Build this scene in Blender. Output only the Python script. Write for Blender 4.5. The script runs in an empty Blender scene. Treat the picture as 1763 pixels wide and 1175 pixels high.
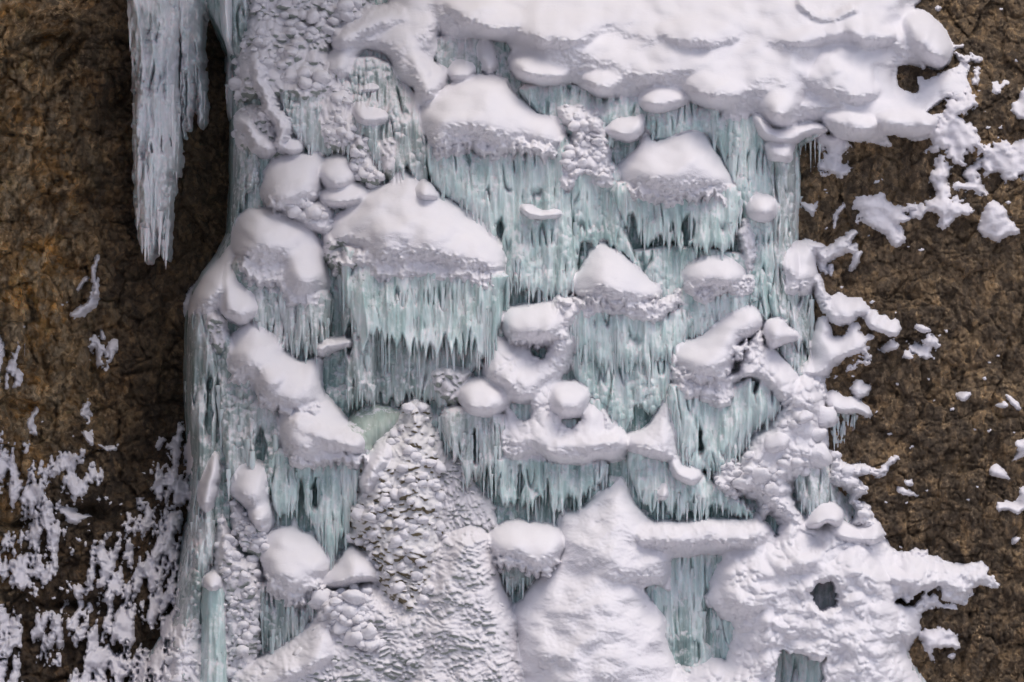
import bpy, math, random
import numpy as np
C = bpy.context.scene
S = 0.01                       # one unit of the layout grid is a centimetre
CX, CY = 881.5, 587.5

# ------------------------------------------------------------------ camera, world, sun, exposure
cam = bpy.data.objects.new('camera', bpy.data.cameras.new('camera'))
C.collection.objects.link(cam); C.camera = cam
cam.location = (0, -150, 0); cam.rotation_euler = (math.radians(90), 0, 0)
cam.data.sensor_width = 36; cam.data.lens = 36 * 149.2 / 17.63
cam.data.clip_start = 1; cam.data.clip_end = 600
SUN_EL, SUN_AZ = 70, 38        # azimuth in degrees to the right of the viewing axis, behind the camera
w = bpy.data.worlds.new('World'); C.world = w; w.use_nodes = True
nt = w.node_tree; bg = nt.nodes['Background']
sky = nt.nodes.new('ShaderNodeTexSky'); sky.sky_type = 'NISHITA'; sky.sun_disc = False
sky.sun_elevation = math.radians(SUN_EL); sky.sun_rotation = math.radians(180 - SUN_AZ)
sky.dust_density = 4; sky.ozone_density = 0.6; sky.air_density = 0.7
nt.links.new(sky.outputs[0], bg.inputs[0]); bg.inputs[1].default_value = 0.125
sun = bpy.data.objects.new('sun', bpy.data.lights.new('sun', 'SUN'))
C.collection.objects.link(sun)
sun.data.energy = 1.0; sun.data.angle = math.radians(40); sun.data.color = (1, 0.95, 0.9)
sun.rotation_euler = (math.radians(90 - SUN_EL), 0, math.radians(SUN_AZ))
C.view_settings.view_transform = 'Standard'; C.view_settings.look = 'None'
C.view_settings.exposure = 0.1; C.view_settings.gamma = 1
C.cycles.max_bounces = 6; C.cycles.diffuse_bounces = 4

# ------------------------------------------------------------------ materials
def mat(name):
    m = bpy.data.materials.new(name); m.use_nodes = True
    n = m.node_tree.nodes; return m, m.node_tree, n['Principled BSDF'], n, m.node_tree.links
def nz(n, L, vec, scale, detail=4, rough=0.6, dist=0.0):
    t = n.new('ShaderNodeTexNoise'); t.inputs['Scale'].default_value = scale
    t.inputs['Detail'].default_value = detail; t.inputs['Roughness'].default_value = rough
    t.inputs['Distortion'].default_value = dist
    L.new(vec, t.inputs['Vector']); return t.outputs['Fac']
def ramp(n, L, fac, stops):
    r = n.new('ShaderNodeValToRGB'); e = r.color_ramp.elements
    while len(e) < len(stops): e.new(0.5)
    for q, (p, c) in zip(e, stops):
        q.position = p; q.color = (c if len(c) == 4 else tuple(c) + (1,)) if isinstance(c, tuple) else (c, c, c, 1)
    L.new(fac, r.inputs[0]); return r.outputs[0]
def mixc(n, L, fac, a, b, mode='MIX'):
    m = n.new('ShaderNodeMix'); m.data_type = 'RGBA'; m.blend_type = mode
    for v, k in ((fac, 0), (a, 6), (b, 7)):
        if isinstance(v, (int, float)): m.inputs[k].default_value = v
        elif isinstance(v, tuple): m.inputs[k].default_value = tuple(v) + (1,)
        else: L.new(v, m.inputs[k])
    return m.outputs[2]
def math_(n, L, op, a, b=0.0, clamp=False):
    m = n.new('ShaderNodeMath'); m.operation = op; m.use_clamp = clamp
    for v, k in ((a, 0), (b, 1)):
        if isinstance(v, (int, float)): m.inputs[k].default_value = v
        else: L.new(v, m.inputs[k])
    return m.outputs[0]
def bump(n, L, hgt, dist, strength, prev=None):
    b = n.new('ShaderNodeBump'); b.inputs['Distance'].default_value = dist
    b.inputs['Strength'].default_value = strength; L.new(hgt, b.inputs['Height'])
    if prev is not None: L.new(prev, b.inputs['Normal'])
    return b.outputs[0]
def world_pos(n, L, scale=(1, 1, 1)):
    g = n.new('ShaderNodeNewGeometry'); mp = n.new('ShaderNodeMapping')
    mp.inputs['Scale'].default_value = scale; L.new(g.outputs['Position'], mp.inputs['Vector'])
    return mp.outputs[0], g
def up_facing(n, L, g):
    s = n.new('ShaderNodeSeparateXYZ'); L.new(g.outputs['Normal'], s.inputs[0]); return s.outputs[2]

def snow_material(name, col, col2, thin=None):
    m, t, p, n, L = mat(name)
    v, g = world_pos(n, L); vs, _ = world_pos(n, L, (1, 1, 1.9))
    a = nz(n, L, v, 1.6, 3)
    c = mixc(n, L, ramp(n, L, a, [(0.3, 0.0), (0.75, 1.0)]), col, col2)
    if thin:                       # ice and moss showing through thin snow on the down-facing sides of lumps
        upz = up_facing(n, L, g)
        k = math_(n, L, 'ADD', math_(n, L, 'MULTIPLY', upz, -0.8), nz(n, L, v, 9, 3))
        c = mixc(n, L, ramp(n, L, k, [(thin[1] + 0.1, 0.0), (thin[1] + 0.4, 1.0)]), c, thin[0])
    L.new(c, p.inputs['Base Color'])
    p.inputs['Roughness'].default_value = 0.85; p.inputs['Specular IOR Level'].default_value = 0.2
    b = bump(n, L, nz(n, L, vs, 7, 6, 0.66, 0.3), 0.06, 0.30)
    un = n.new('ShaderNodeMapRange'); L.new(up_facing(n, L, g), un.inputs[0]); un.inputs[1].default_value = 0.45; un.inputs[2].default_value = -0.4; un.inputs[3].default_value = 0.15; un.inputs[4].default_value = 0.9
    L.new(un.outputs[0], b.node.inputs['Strength'])
    b = bump(n, L, nz(n, L, vs, 24, 4, 0.7), 0.035, 0.4, b); L.new(un.outputs[0], b.node.inputs['Strength'])
    L.new(b, p.inputs['Normal']); return m
M = {}
M['snow'] = snow_material('snow', (0.805, 0.795, 0.84), (0.84, 0.83, 0.865))
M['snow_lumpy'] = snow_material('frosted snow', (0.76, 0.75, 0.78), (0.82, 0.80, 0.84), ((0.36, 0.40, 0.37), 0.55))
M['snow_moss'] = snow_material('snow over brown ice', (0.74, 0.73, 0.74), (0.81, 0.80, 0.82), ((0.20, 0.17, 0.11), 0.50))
M['snow_rock'] = snow_material('snow on rock', (0.78, 0.765, 0.81), (0.84, 0.82, 0.86))

def ice_material(name, pale, mid, deep, frost=0.5, rough=0.24):
    m, t, p, n, L = mat(name)
    v, g = world_pos(n, L); vs, _ = world_pos(n, L, (6, 3, 0.3)); vf, _ = world_pos(n, L, (16, 6, 0.7))
    s1 = nz(n, L, vs, 1.0, 4, 0.6); s2 = nz(n, L, vf, 1.0, 3, 0.6); big = nz(n, L, v, 0.9, 3); vs2, _ = world_pos(n, L, (2.4, 2, 0.7))
    c = mixc(n, L, ramp(n, L, s1, [(0.33, 0.0), (0.66, 1.0)]), deep, mid)
    k = math_(n, L, 'ADD', math_(n, L, 'MULTIPLY', s2, 0.6), math_(n, L, 'MULTIPLY', big, 0.5))
    c = mixc(n, L, ramp(n, L, k, [(0.45, 0.0), (0.68, 1.0)]), c, pale)
    zone = nz(n, L, vs2, 1.0, 4, 0.6, 0.5)
    c = mixc(n, L, ramp(n, L, zone, [(0.35, 0.75), (0.48, 0.0)]), c, deep)
    c = mixc(n, L, ramp(n, L, zone, [(0.54, 0.0), (0.68, 0.7)]), c, (0.72, 0.76, 0.79))
    upz = up_facing(n, L, g)
    f = math_(n, L, 'ADD', math_(n, L, 'MULTIPLY', upz, 0.55), nz(n, L, v, 7.5, 5, 0.72))
    fr = ramp(n, L, f, [(1.12 - frost, 0.0), (1.42 - frost, 0.85)])
    c = mixc(n, L, fr, c, (0.80, 0.79, 0.83))
    L.new(c, p.inputs['Base Color'])
    r = n.new('ShaderNodeMapRange'); L.new(fr, r.inputs[0]); r.inputs[3].default_value = rough; r.inputs[4].default_value = 0.85
    L.new(r.outputs[0], p.inputs['Roughness'])
    p.inputs['Subsurface Weight'].default_value = 0.5
    p.inputs['Subsurface Radius'].default_value = (0.05, 0.10, 0.10); p.inputs['Subsurface Scale'].default_value = 0.6
    p.inputs['IOR'].default_value = 1.31
    b = bump(n, L, s2, 0.02, 0.35); b = bump(n, L, nz(n, L, v, 22, 4, 0.65), 0.015, 0.3, b)
    L.new(b, p.inputs['Normal']); return m
M['teal'] = ice_material('teal ice', (0.75, 0.82, 0.825), (0.62, 0.735, 0.73), (0.37, 0.50, 0.49), 0.46)
M['grey'] = ice_material('grey green ice', (0.62, 0.66, 0.68), (0.45, 0.51, 0.51), (0.24, 0.31, 0.30), 0.52)
M['deep'] = ice_material('deep wet ice', (0.56, 0.66, 0.66), (0.38, 0.50, 0.49), (0.15, 0.23, 0.22), 0.48)  # recess shade behind the curtains is put into this darker colour
M['pale'] = ice_material('pale hanging ice', (0.84, 0.84, 0.86), (0.74, 0.77, 0.79), (0.52, 0.57, 0.59), 0.62, 0.4)
M['icicle'] = ice_material('icicle ice', (0.70, 0.75, 0.77), (0.58, 0.66, 0.67), (0.42, 0.51, 0.51), 0.36, 0.22)

M['mist'] = ice_material('spray mist', (0.50, 0.58, 0.53), (0.42, 0.50, 0.45), (0.30, 0.37, 0.33), 0.2, 0.5)

def rock_material():
    m, t, p, n, L = mat('cliff rock')
    v, g = world_pos(n, L); vr, _ = world_pos(n, L, (1.3, 1, 0.75))
    big = nz(n, L, v, 0.35, 5, 0.6); mid = nz(n, L, v, 1.7, 8, 0.72); fine = nz(n, L, vr, 9, 8, 0.75)
    sx = n.new('ShaderNodeSeparateXYZ'); L.new(v, sx.inputs[0])
    side = n.new('ShaderNodeMapRange'); L.new(sx.outputs[0], side.inputs[0]); side.inputs[1].default_value = -8.5; side.inputs[2].default_value = -3
    right = mixc(n, L, ramp(n, L, mid, [(0.32, 0.0), (0.68, 1.0)]), (0.15, 0.108, 0.072), (0.40, 0.30, 0.19))
    left = mixc(n, L, ramp(n, L, mid, [(0.36, 0.0), (0.66, 1.0)]), (0.12, 0.072, 0.032), (0.85, 0.60, 0.32))
    rust = ramp(n, L, nz(n, L, v, 0.9, 6, 0.65), [(0.48, 0.0), (0.66, 1.0)])
    left = mixc(n, L, rust, left, (0.70, 0.38, 0.10))
    lich = ramp(n, L, nz(n, L, vr, 1.3, 6, 0.7, 0.3), [(0.56, 0.0), (0.7, 0.8)])
    left = mixc(n, L, lich, left, (0.60, 0.52, 0.22))
    left = mixc(n, L, ramp(n, L, nz(n, L, v, 2.6, 6, 0.7, 0.2), [(0.47, 0.0), (0.58, 0.85)]), left, (0.74, 0.60, 0.40))
    shaded = n.new('ShaderNodeMapRange'); L.new(math_(n, L, 'ADD', math_(n, L, 'ADD', sx.outputs[0], math_(n, L, 'MULTIPLY', nz(n, L, v, 0.7, 4), 4.0)), math_(n, L, 'MULTIPLY', math_(n, L, 'MAXIMUM', math_(n, L, 'MULTIPLY', math_(n, L, 'ADD', sx.outputs[2], 1.0), -1.0), 0.0), 0.5)), shaded.inputs[0]); shaded.inputs[1].default_value = -6.0; shaded.inputs[2].default_value = -4.6  # paints recess shade into the left rock beside the ice; also darker lower down
    left = mixc(n, L, shaded.outputs[0], left, mixc(n, L, 0.90, left, (0.040, 0.027, 0.020)))
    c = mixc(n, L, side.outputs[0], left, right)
    c = mixc(n, L, ramp(n, L, big, [(0.38, 0.5), (0.62, 0.0)]), c, (0.06, 0.042, 0.028))
    c = mixc(n, L, ramp(n, L, fine, [(0.54, 0.0), (0.62, 0.75)]), c, mixc(n, L, shaded.outputs[0], (0.80, 0.64, 0.44), mixc(n, L, side.outputs[0], (0.10, 0.075, 0.05), (0.54, 0.42, 0.28))))
    c = mixc(n, L, ramp(n, L, fine, [(0.30, 0.8), (0.46, 0.0)]), c, (0.02, 0.015, 0.011))
    wv = n.new('ShaderNodeVectorMath'); wv.operation = 'ADD'; nn_ = n.new('ShaderNodeTexNoise'); nn_.inputs['Scale'].default_value = 3; nn_.inputs['Detail'].default_value = 5
    L.new(v, nn_.inputs['Vector']); wsc = n.new('ShaderNodeVectorMath'); wsc.operation = 'SCALE'; wsc.inputs['Scale'].default_value = 0.35
    L.new(nn_.outputs['Color'], wsc.inputs[0]); L.new(vr, wv.inputs[0]); L.new(wsc.outputs[0], wv.inputs[1])
    for sc_, amt in ((3.2, 0.55), (9.0, 0.6)):
        vc = n.new('ShaderNodeTexVoronoi'); vc.inputs['Scale'].default_value = sc_; L.new(wv.outputs[0], vc.inputs['Vector'])
        sp = n.new('ShaderNodeSeparateColor'); L.new(vc.outputs['Color'], sp.inputs[0])
        vcol = ramp(n, L, sp.outputs[0], [(0.0, (0.45, 0.43, 0.42)), (0.6, (1.0, 0.97, 0.93)), (1.0, (1.9, 1.75, 1.5))])
        c = mixc(n, L, amt, c, vcol, 'MULTIPLY')
    ve = n.new('ShaderNodeTexVoronoi'); ve.feature = 'DISTANCE_TO_EDGE'; ve.inputs['Scale'].default_value = 2.4; L.new(wv.outputs[0], ve.inputs['Vector'])
    crk = ramp(n, L, ve.outputs['Distance'], [(0.0, 0.0), (0.05, 1.0)])
    L.new(c, p.inputs['Base Color']); p.inputs['Roughness'].default_value = 0.55
    b = bump(n, L, mid, 0.35, 0.8); b = bump(n, L, crk, 0.03, 0.2, b)
    vo = n.new('ShaderNodeTexVoronoi'); vo.inputs['Scale'].default_value = 6.5; L.new(vr, vo.inputs['Vector'])
    b = bump(n, L, vo.outputs['Distance'], 0.06, 0.5, b)
    b = bump(n, L, fine, 0.10, 0.9, b)
    L.new(b, p.inputs['Normal']); return m
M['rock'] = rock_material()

# ------------------------------------------------------------------ noise
_r = np.random.RandomState(7)
PERM = _r.permutation(4096); ANG = _r.rand(4096) * 2 * np.pi; GX, GY = np.cos(ANG), np.sin(ANG); RND = _r.rand(4096)
def _h(i, j, s): return PERM[(PERM[(i + s * 131) & 4095] + j) & 4095]
def pn(x, y, s=0):
    xi = np.floor(x).astype(np.int64); yi = np.floor(y).astype(np.int64); fx = x - xi; fy = y - yi
    u = fx * fx * fx * (fx * (fx * 6 - 15) + 10); v = fy * fy * fy * (fy * (fy * 6 - 15) + 10)
    def g(a, b):
        h = _h(xi + a, yi + b, s); return GX[h] * (fx - a) + GY[h] * (fy - b)
    return 1.5 * ((g(0, 0) * (1 - u) + g(1, 0) * u) * (1 - v) + (g(0, 1) * (1 - u) + g(1, 1) * u) * v)
def fbm(x, y, o=4, s=0, ridged=False):
    r = 0; a = 1; f = 1; tot = 0
    for k in range(o):
        q = pn(x * f, y * f, s + k * 7)
        r = r + a * ((1 - 2 * np.abs(q)) if ridged else q); tot += a; a *= 0.5; f *= 2.03
    return r / tot
def worley(x, y, s=0):
    xi = np.floor(x).astype(np.int64); yi = np.floor(y).astype(np.int64)
    f1 = np.full(x.shape, 9.0); f2 = f1.copy(); idd = np.zeros(x.shape); global WDY; WDY = np.zeros(x.shape)
    for a in (-1, 0, 1):
        for b in (-1, 0, 1):
            h = _h(xi + a, yi + b, s); px = xi + a + RND[h]; py = yi + b + RND[(h + 911) & 4095]
            d = np.hypot(x - px, y - py); c = d < f1
            f2 = np.where(c, f1, np.minimum(f2, d)); idd = np.where(c, RND[(h + 77) & 4095], idd); WDY = np.where(c, y - py, WDY); f1 = np.minimum(f1, d)
    return f1, f2, idd
def knobs(x, y, s, r0=0.34, r1=0.30, tilt=0.15):
    """union of soft round knobs, one to a cell, fuller on the lower side"""
    xi = np.floor(x).astype(np.int64); yi = np.floor(y).astype(np.int64); v = np.zeros(x.shape)
    for a in (-1, 0, 1):
        for b in (-1, 0, 1):
            h = _h(xi + a, yi + b, s); dx = x - (xi + a + RND[h]); dy = y - (yi + b + RND[(h + 911) & 4095])
            r = r0 + r1 * RND[(h + 77) & 4095]; an = 3.1 * RND[(h + 555) & 4095]; c, n = np.cos(an), np.sin(an)
            u = dx * c + dy * n; w_ = (dy * c - dx * n) * 1.18
            q = np.clip(1 - (u * u + w_ * w_) / (r * r), 0, 1) ** 0.75 * (0.35 + 1.1 * r) * (1 + tilt * np.clip(dy / r, -0.9, 0.6))
            m = np.maximum(v, q); v = m + 0.03 * np.exp(-np.abs(v - q) / 0.06)
    return v
def blur(a, sg):
    if sg <= 0: return a
    r = int(3 * sg + 1); k = np.exp(-0.5 * (np.arange(-r, r + 1) / sg) ** 2); k /= k.sum()
    for ax in (0, 1):
        p = np.pad(a, [(r, r) if i == ax else (0, 0) for i in (0, 1)], mode='edge'); o = np.zeros_like(a)
        for i, kk in enumerate(k):
            o += kk * (p[i:i + a.shape[0]] if ax == 0 else p[:, i:i + a.shape[1]])
        a = o
    return a
def ss(x, a, b):
    t = np.clip((x - a) / (b - a), 0, 1); return t * t * (3 - 2 * t)

# ------------------------------------------------------------------ layout grid: column = x to the right, row = y down, value = how far a surface stands out
G = 1.7
XS = np.arange(-70, 1835, G); YS = np.arange(-70, 1245, G)
X, Y = np.meshgrid(XS, YS)

def crom(P, k=4):
    P = np.array(P, float); n = len(P); out = []
    for i in range(n):
        a, b, c, d = P[i - 1], P[i], P[(i + 1) % n], P[(i + 2) % n]
        for t in np.arange(k) / k:
            out.append(0.5 * (2 * b + (c - a) * t + (2 * a - 5 * b + 4 * c - d) * t * t + (3 * b - a - 3 * c + d) * t ** 3))
    return np.array(out)
def ell(cx, cy, rx, ry, rot=0, n=14):
    a = np.arange(n) * 2 * np.pi / n; r = math.radians(rot); x = rx * np.cos(a); y = ry * np.sin(a)
    return [(cx + x1 * math.cos(r) - y1 * math.sin(r), cy + x1 * math.sin(r) + y1 * math.cos(r)) for x1, y1 in zip(x, y)]
def poly_t(P, x, y, R, rt, rb, k=4):
    P = crom(P, k); Q = np.roll(P, -1, 0)
    area = np.sum(P[:, 0] * Q[:, 1] - Q[:, 0] * P[:, 1]); sg = 1 if area > 0 else -1
    best = np.full(x.shape, 1e9); bd = best.copy(); ins = np.zeros(x.shape, bool)
    for (ax, ay), (bx, by) in zip(P, Q):
        dx, dy = bx - ax, by - ay; l = math.hypot(dx, dy)
        if l < 1e-6: continue
        ny = -dx / l * sg                                  # outward normal, + is down
        Ri = R * (1 + (rb - 1) * max(0, ny) + (rt - 1) * max(0, -ny))
        u = np.clip(((x - ax) * dx + (y - ay) * dy) / (l * l), 0, 1)
        d = np.hypot(x - ax - u * dx, y - ay - u * dy)
        best = np.minimum(best, d / Ri); bd = np.minimum(bd, d)
        if dy != 0: ins ^= ((ay > y) != (by > y)) & (x < dx * (y - ay) / dy + ax)
    return np.where(ins, best, -best), np.where(ins, bd, -bd)
def cap_t(pts, x, y):
    best = np.full(x.shape, -1e9); bd = best.copy(); rr = np.zeros(x.shape)
    for (ax, ay, ar), (bx, by, br) in zip(pts[:-1], pts[1:]):
        dx, dy = bx - ax, by - ay
        u = np.clip(((x - ax) * dx + (y - ay) * dy) / (dx * dx + dy * dy + 1e-9), 0, 1)
        d = np.hypot(x - ax - u * dx, y - ay - u * dy); r = ar + (br - ar) * u
        t = 1 - d / r; c = t > best
        best = np.where(c, t, best); bd = np.where(c, r - d, bd)
    return best, bd

# ------------------------------------------------------------------ the cliff and the ice wall as height maps
def cliff_base(x, y):
    b = np.interp(x, [-900, -100, 60, 180, 300, 400, 700, 1350, 1420, 1600, 1763, 2600], [60, 30, 0, -60, -170, -250, -80, -30, 5, 30, 45, 80])
    b = b + np.interp(x, [0, 300, 420], [1, 1, 0]) * (np.interp(y, [-700, -160, 60, 500, 720, 1200, 1700], [900, 330, 60, -15, -10, 90, 160]))
    b = b + 1100 * ss(-x, 130, 900) + 1150 * ss(-y, 170, 640) * ss(-x, -1000, -450)  # unseen buttress and rock roof out of frame, added to shade the left
    b = b + 0.22 * (np.clip(y, -70, 1245) - 600) - 0.5 * np.clip(200 - y, 0, 270) * ss(x, 350, 700)
    b = b + 26 * fbm(x / 260, y / 220, 3, 3) * np.interp(x, [0, 400, 1763], [1.6, 1.2, 0.8])
    return b
def cliff_detail(x, y):
    wx = x + 12 * fbm(x / 50, y / 50, 4, 11); wy = y + 12 * fbm(x / 50, y / 50, 4, 15)
    f1, f2, i1 = worley(wx / 52, wy / 58, 21); g1, g2, i2 = worley(wx / 15, wy / 20, 22)
    right = 3 * np.clip((f2 - f1) * 4, 0, 1) + 22 * (i1 - 0.5) + 3 * np.clip((g2 - g1) * 4, 0, 1) + 8 * (i2 - 0.5) + 14 * fbm(x / 60, y / 60, 5, 25, True)
    # long bedding cracks
    cr = np.abs(pn(wx / 150 + 0.25 * wy / 100, wy / 420, 31)); cr2 = np.abs(pn(wx / 300, wy / 60 + wx / 500, 32))
    right = right - 6 * np.exp(-(cr / 0.02) ** 2) - 4 * np.exp(-(cr2 / 0.03) ** 2)
    q1, q2, i3 = worley(wx / 13, wy / 12, 41); peb = np.sqrt(np.clip(1 - (q1 / 0.62) ** 2, 0, 1))
    left = 9 * peb * (i3 > 0.35) + 9 * np.clip((f2 - f1) * 6, 0, 1) + 22 * (i1 - 0.5) + 4 * np.clip((g2 - g1) * 4, 0, 1) + 9 * (i2 - 0.5) + 16 * fbm(wx / 60, wy / 60, 3, 43, True) + 14 * fbm(x / 110, y / 130, 2, 47)
    s = ss(x, 380, 900)
    for hx, hy, rx, ry, rot, dp in ((78, 58, 46, 9, -12, 60), (118, 78, 36, 9, -50, 50), (95, 90, 12, 34, 10, 50), (185, 172, 16, 26, 20, 50), (205, 150, 26, 10, -60, 40), (60, 590, 14, 60, -15, 40), (40, 700, 60, 12, 10, 40), (150, 640, 14, 70, 8, 40), (30, 900, 40, 10, 0, 50), (150, 880, 50, 12, 8, 50), (120, 1040, 60, 10, 4, 50), (100, 30, 70, 8, 10, 25), (20, 230, 60, 7, 12, 30), (120, 330, 70, 7, -20, 25), (60, 430, 50, 7, 30, 25), (240, 640, 60, 6, -6, 20)):
        a = math.radians(rot); u = ((wx - hx) * math.cos(a) + (wy - hy) * math.sin(a)) / rx; v = (-(wx - hx) * math.sin(a) + (wy - hy) * math.cos(a)) / ry
        left = left - dp * np.exp(-(u * u + v * v) * 1.2)
    return left * (1 - s) + right * s + 5 * fbm(x / 9, y / 9, 3, 51, True) + 7 * fbm(x / 45, y / 45, 3, 55)
CL_B = cliff_base(X, Y); CL = CL_B + cliff_detail(X, Y)
ICE_P = [(396, -160), (396, 100), (393, 220), (388, 400), (345, 470), (316, 545), (316, 700), (326, 850), (312, 950), (296, 1060), (290, 1320), (1570, 1320), (1560, 1100), (1535, 990), (1485, 905), (1440, 800), (1425, 700), (1405, 600), (1385, 520), (1383, 400), (1384, 250), (1410, 120), (1520, -160)]
tI, dI = poly_t(ICE_P, X, Y, 55, 1, 1, 2)
TILT = 0.22 * (Y - 600) - 0.5 * np.clip(200 - Y, 0, 270) * ss(X, 350, 700)
B_ICE = TILT + 30 + 0.055 * Y + 16 * fbm(X / 130, Y / 150, 3, 61)
gI = np.sqrt(1 - (1 - np.clip(tI, 0, 1)) ** 2)
B = np.where(dI > 0, np.maximum(CL_B, TILT - 70 + (B_ICE - TILT + 70) * gI), CL_B)       # smooth carrying surface
B = blur(B, 2.5)
flute = fbm(X / 13, Y / 260, 3, 71, True)
WALL = TILT - 70 + (B_ICE - TILT + 70) * gI - 14 + 13 * flute + 7 * fbm(X / 30, Y / 120, 3, 75) + 3 * fbm(X / 7, Y / 14, 2, 77)
lw1, lw2, _i = worley(X / 17 + 0.4 * pn(X / 12, Y / 12, 5), Y / 19, 79)
WALL += np.clip(fbm(X / 90, Y / 70, 2, 81) * 2 + 0.1, 0, 1) * 12 * np.sqrt(np.clip(1 - (lw1 / 0.6) ** 2, 0, 1))
WALL = np.where(dI > 0, WALL, TILT - 70 + 12 * dI)
TOP = np.maximum(CL, WALL); SN = np.zeros(X.shape, bool)

# ------------------------------------------------------------------ objects
def put(o, label=None, cat=None, group=None, kind=None, parent=None):
    C.collection.objects.link(o)
    if parent is not None: o.parent = parent
    if label: o['label'] = label
    if cat: o['category'] = cat
    if group: o['group'] = group
    if kind: o['kind'] = kind
    return o
def mesh_from_grid(name, x, y, h, keep, material, org):
    """quads of a height map where keep is true for some corner"""
    k = keep; q = k[:-1, :-1] | k[1:, :-1] | k[:-1, 1:] | k[1:, 1:]
    if not q.any(): return None
    idx = np.arange(h.size).reshape(h.shape)
    f = np.stack([idx[:-1, :-1][q], idx[1:, :-1][q], idx[1:, 1:][q], idx[:-1, 1:][q]], 1)
    used = np.unique(f); mp = np.full(h.size, -1); mp[used] = np.arange(len(used)); f = mp[f]
    co = np.stack([(x.ravel()[used] - CX) * S - org[0], -h.ravel()[used] * S - org[1], (CY - y.ravel()[used]) * S - org[2]], 1)
    me = bpy.data.meshes.new(name); me.vertices.add(len(co)); me.vertices.foreach_set('co', co.ravel().astype(np.float32))
    me.loops.add(f.size); me.loops.foreach_set('vertex_index', f.ravel().astype(np.int32))
    me.polygons.add(len(f)); me.polygons.foreach_set('loop_start', np.arange(0, f.size, 4, dtype=np.int32))
    me.polygons.foreach_set('loop_total', np.full(len(f), 4, np.int32))
    me.polygons.foreach_set('use_smooth', np.ones(len(f), bool)); me.update(calc_edges=True)
    me.materials.append(material); return me
def W(px, py, h): return ((px - CX) * S, -h * S, (CY - py) * S)
EDGE = 5.0                     # how steeply a rim turns back into what carries it

def field(blobs, x, y, base, jag, jagx, jagy, seed, holes):
    """combined stand-out height, relative to the carrying surface, and distance inside the outline"""
    if jag:
        x0, y0 = x, y
        x = x0 + jag * (fbm(x0 / jagx, y0 / jagy, 3, seed) + 0.9 * pn(x0 / 34, y0 / 30, seed + 3)); y = y0 + jag * (fbm(x0 / jagx, y0 / jagy, 3, seed + 40) + 0.9 * pn(x0 / 30, y0 / 34, seed + 5))
    Ht = np.full(x.shape, -1e3); D = np.full(x.shape, -1e3)
    for b in blobs:
        if b[0] == 'C':                                    # ('C', depth, [(x, y, radius) ...])
            t, d = cap_t(b[2], x, y); o = b[3] if len(b) > 3 else 0
        else:                                              # ('P', depth, R, [(x, y) ...], offset)
            xx, yy = (x, y) if b[0] != 'K' else (x + 9 * fbm(x / 13, y / 16, 3, seed + 5), y + 10 * pn(x / 9, y / 60, seed + 6) + 9 * fbm(x / 24, y / 16, 3, seed + 7))
            t, d = poly_t(b[3], xx, yy, b[2], *((2.3, 0.85) if b[0] == 'P' else (1, 1)))
            if b[0] == 'K': d = d + 5 * (knobs(x / 12, y / 12, seed + 50) - 0.5) + 2 * (knobs(x / 7, y / 6, seed + 52) - 0.5); t = d / b[2]
            o = b[4] if len(b) > 4 else 0
            if b[0] == 'P':
                tm = float(t.max())
                if 0 < tm < 1: t = np.where(t > 0, t * min(1 / tm, 2.2), t)
                t = blur(np.clip(t, -0.3, 1), min(8.0, b[2] * 0.125))
        g = np.clip(t, 0, 1); g = 0.72 * np.sin(np.pi / 2 * g) ** 0.85 + 0.28 * np.sqrt(1 - (1 - g) ** 2)
        if b[0] == 'K': g = g * (1 + 5.0 / max(b[1], 9) * (knobs(x / 11, y / 12, seed + 50) - 0.45))
        h = np.where(d > 0, (o + b[1]) * g, np.maximum(EDGE * d * 2, -400))
        k = 9.0
        m = np.maximum(Ht, h); Ht = np.where(m < -300, m, m + k * 0.5 * np.exp(-np.abs(Ht - h) / k)) if len(blobs) > 1 else h
        D = np.maximum(D, d)
    for hp in holes:
        t, d = poly_t(hp, x, y, 10, 1, 1)
        D = np.minimum(D, -d); Ht = np.where(-d < 14, Ht - 16 * (1 - np.clip(-d / 14, 0, 1)) ** 2, Ht); Ht = np.where(d > 0, np.minimum(Ht, -12 * d - 16), Ht)
    return Ht, D

SEED = [100]
KM = []
def knob_meshes():
    if KM: return KM
    for v in range(10):
        n, m = 9, 14; vs = [(0, 0, 1.0)]; fs = []
        for i in range(1, n):
            th = math.pi * i / n
            for k in range(m):
                a = 2 * math.pi * k / m; vs.append((math.sin(th) * math.cos(a), math.sin(th) * math.sin(a), math.cos(th)))
        vs.append((0, 0, -1.0)); P = np.array(vs)
        q = 1 + 0.34 * pn(P[:, 0] * 1.1 + v * 7.3 + P[:, 2], P[:, 1] * 1.1 + P[:, 2] * 0.9, v) + 0.16 * pn(P[:, 0] * 2.7 + v, P[:, 1] * 2.7 + P[:, 2] * 2.1, v + 40)
        P = P * q[:, None]; P[:, 2] = np.where(P[:, 2] < 0, P[:, 2] * 0.62, P[:, 2] * 0.85)
        for k in range(m): fs.append((0, 1 + k, 1 + (k + 1) % m))
        for i in range(n - 2):
            for k in range(m): a = 1 + i * m + k; b = 1 + i * m + (k + 1) % m; fs.append((a, a + m, b + m, b))
        L_ = len(vs) - 1
        for k in range(m): fs.append((L_, L_ - m + (k + 1) % m, L_ - m + k))
        me = bpy.data.meshes.new('snow_knob'); me.from_pydata(P.tolist(), [], fs)
        me.polygons.foreach_set('use_smooth', [True] * len(me.polygons)); me.materials.append(M['snow']); KM.append(me)
    return KM
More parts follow.
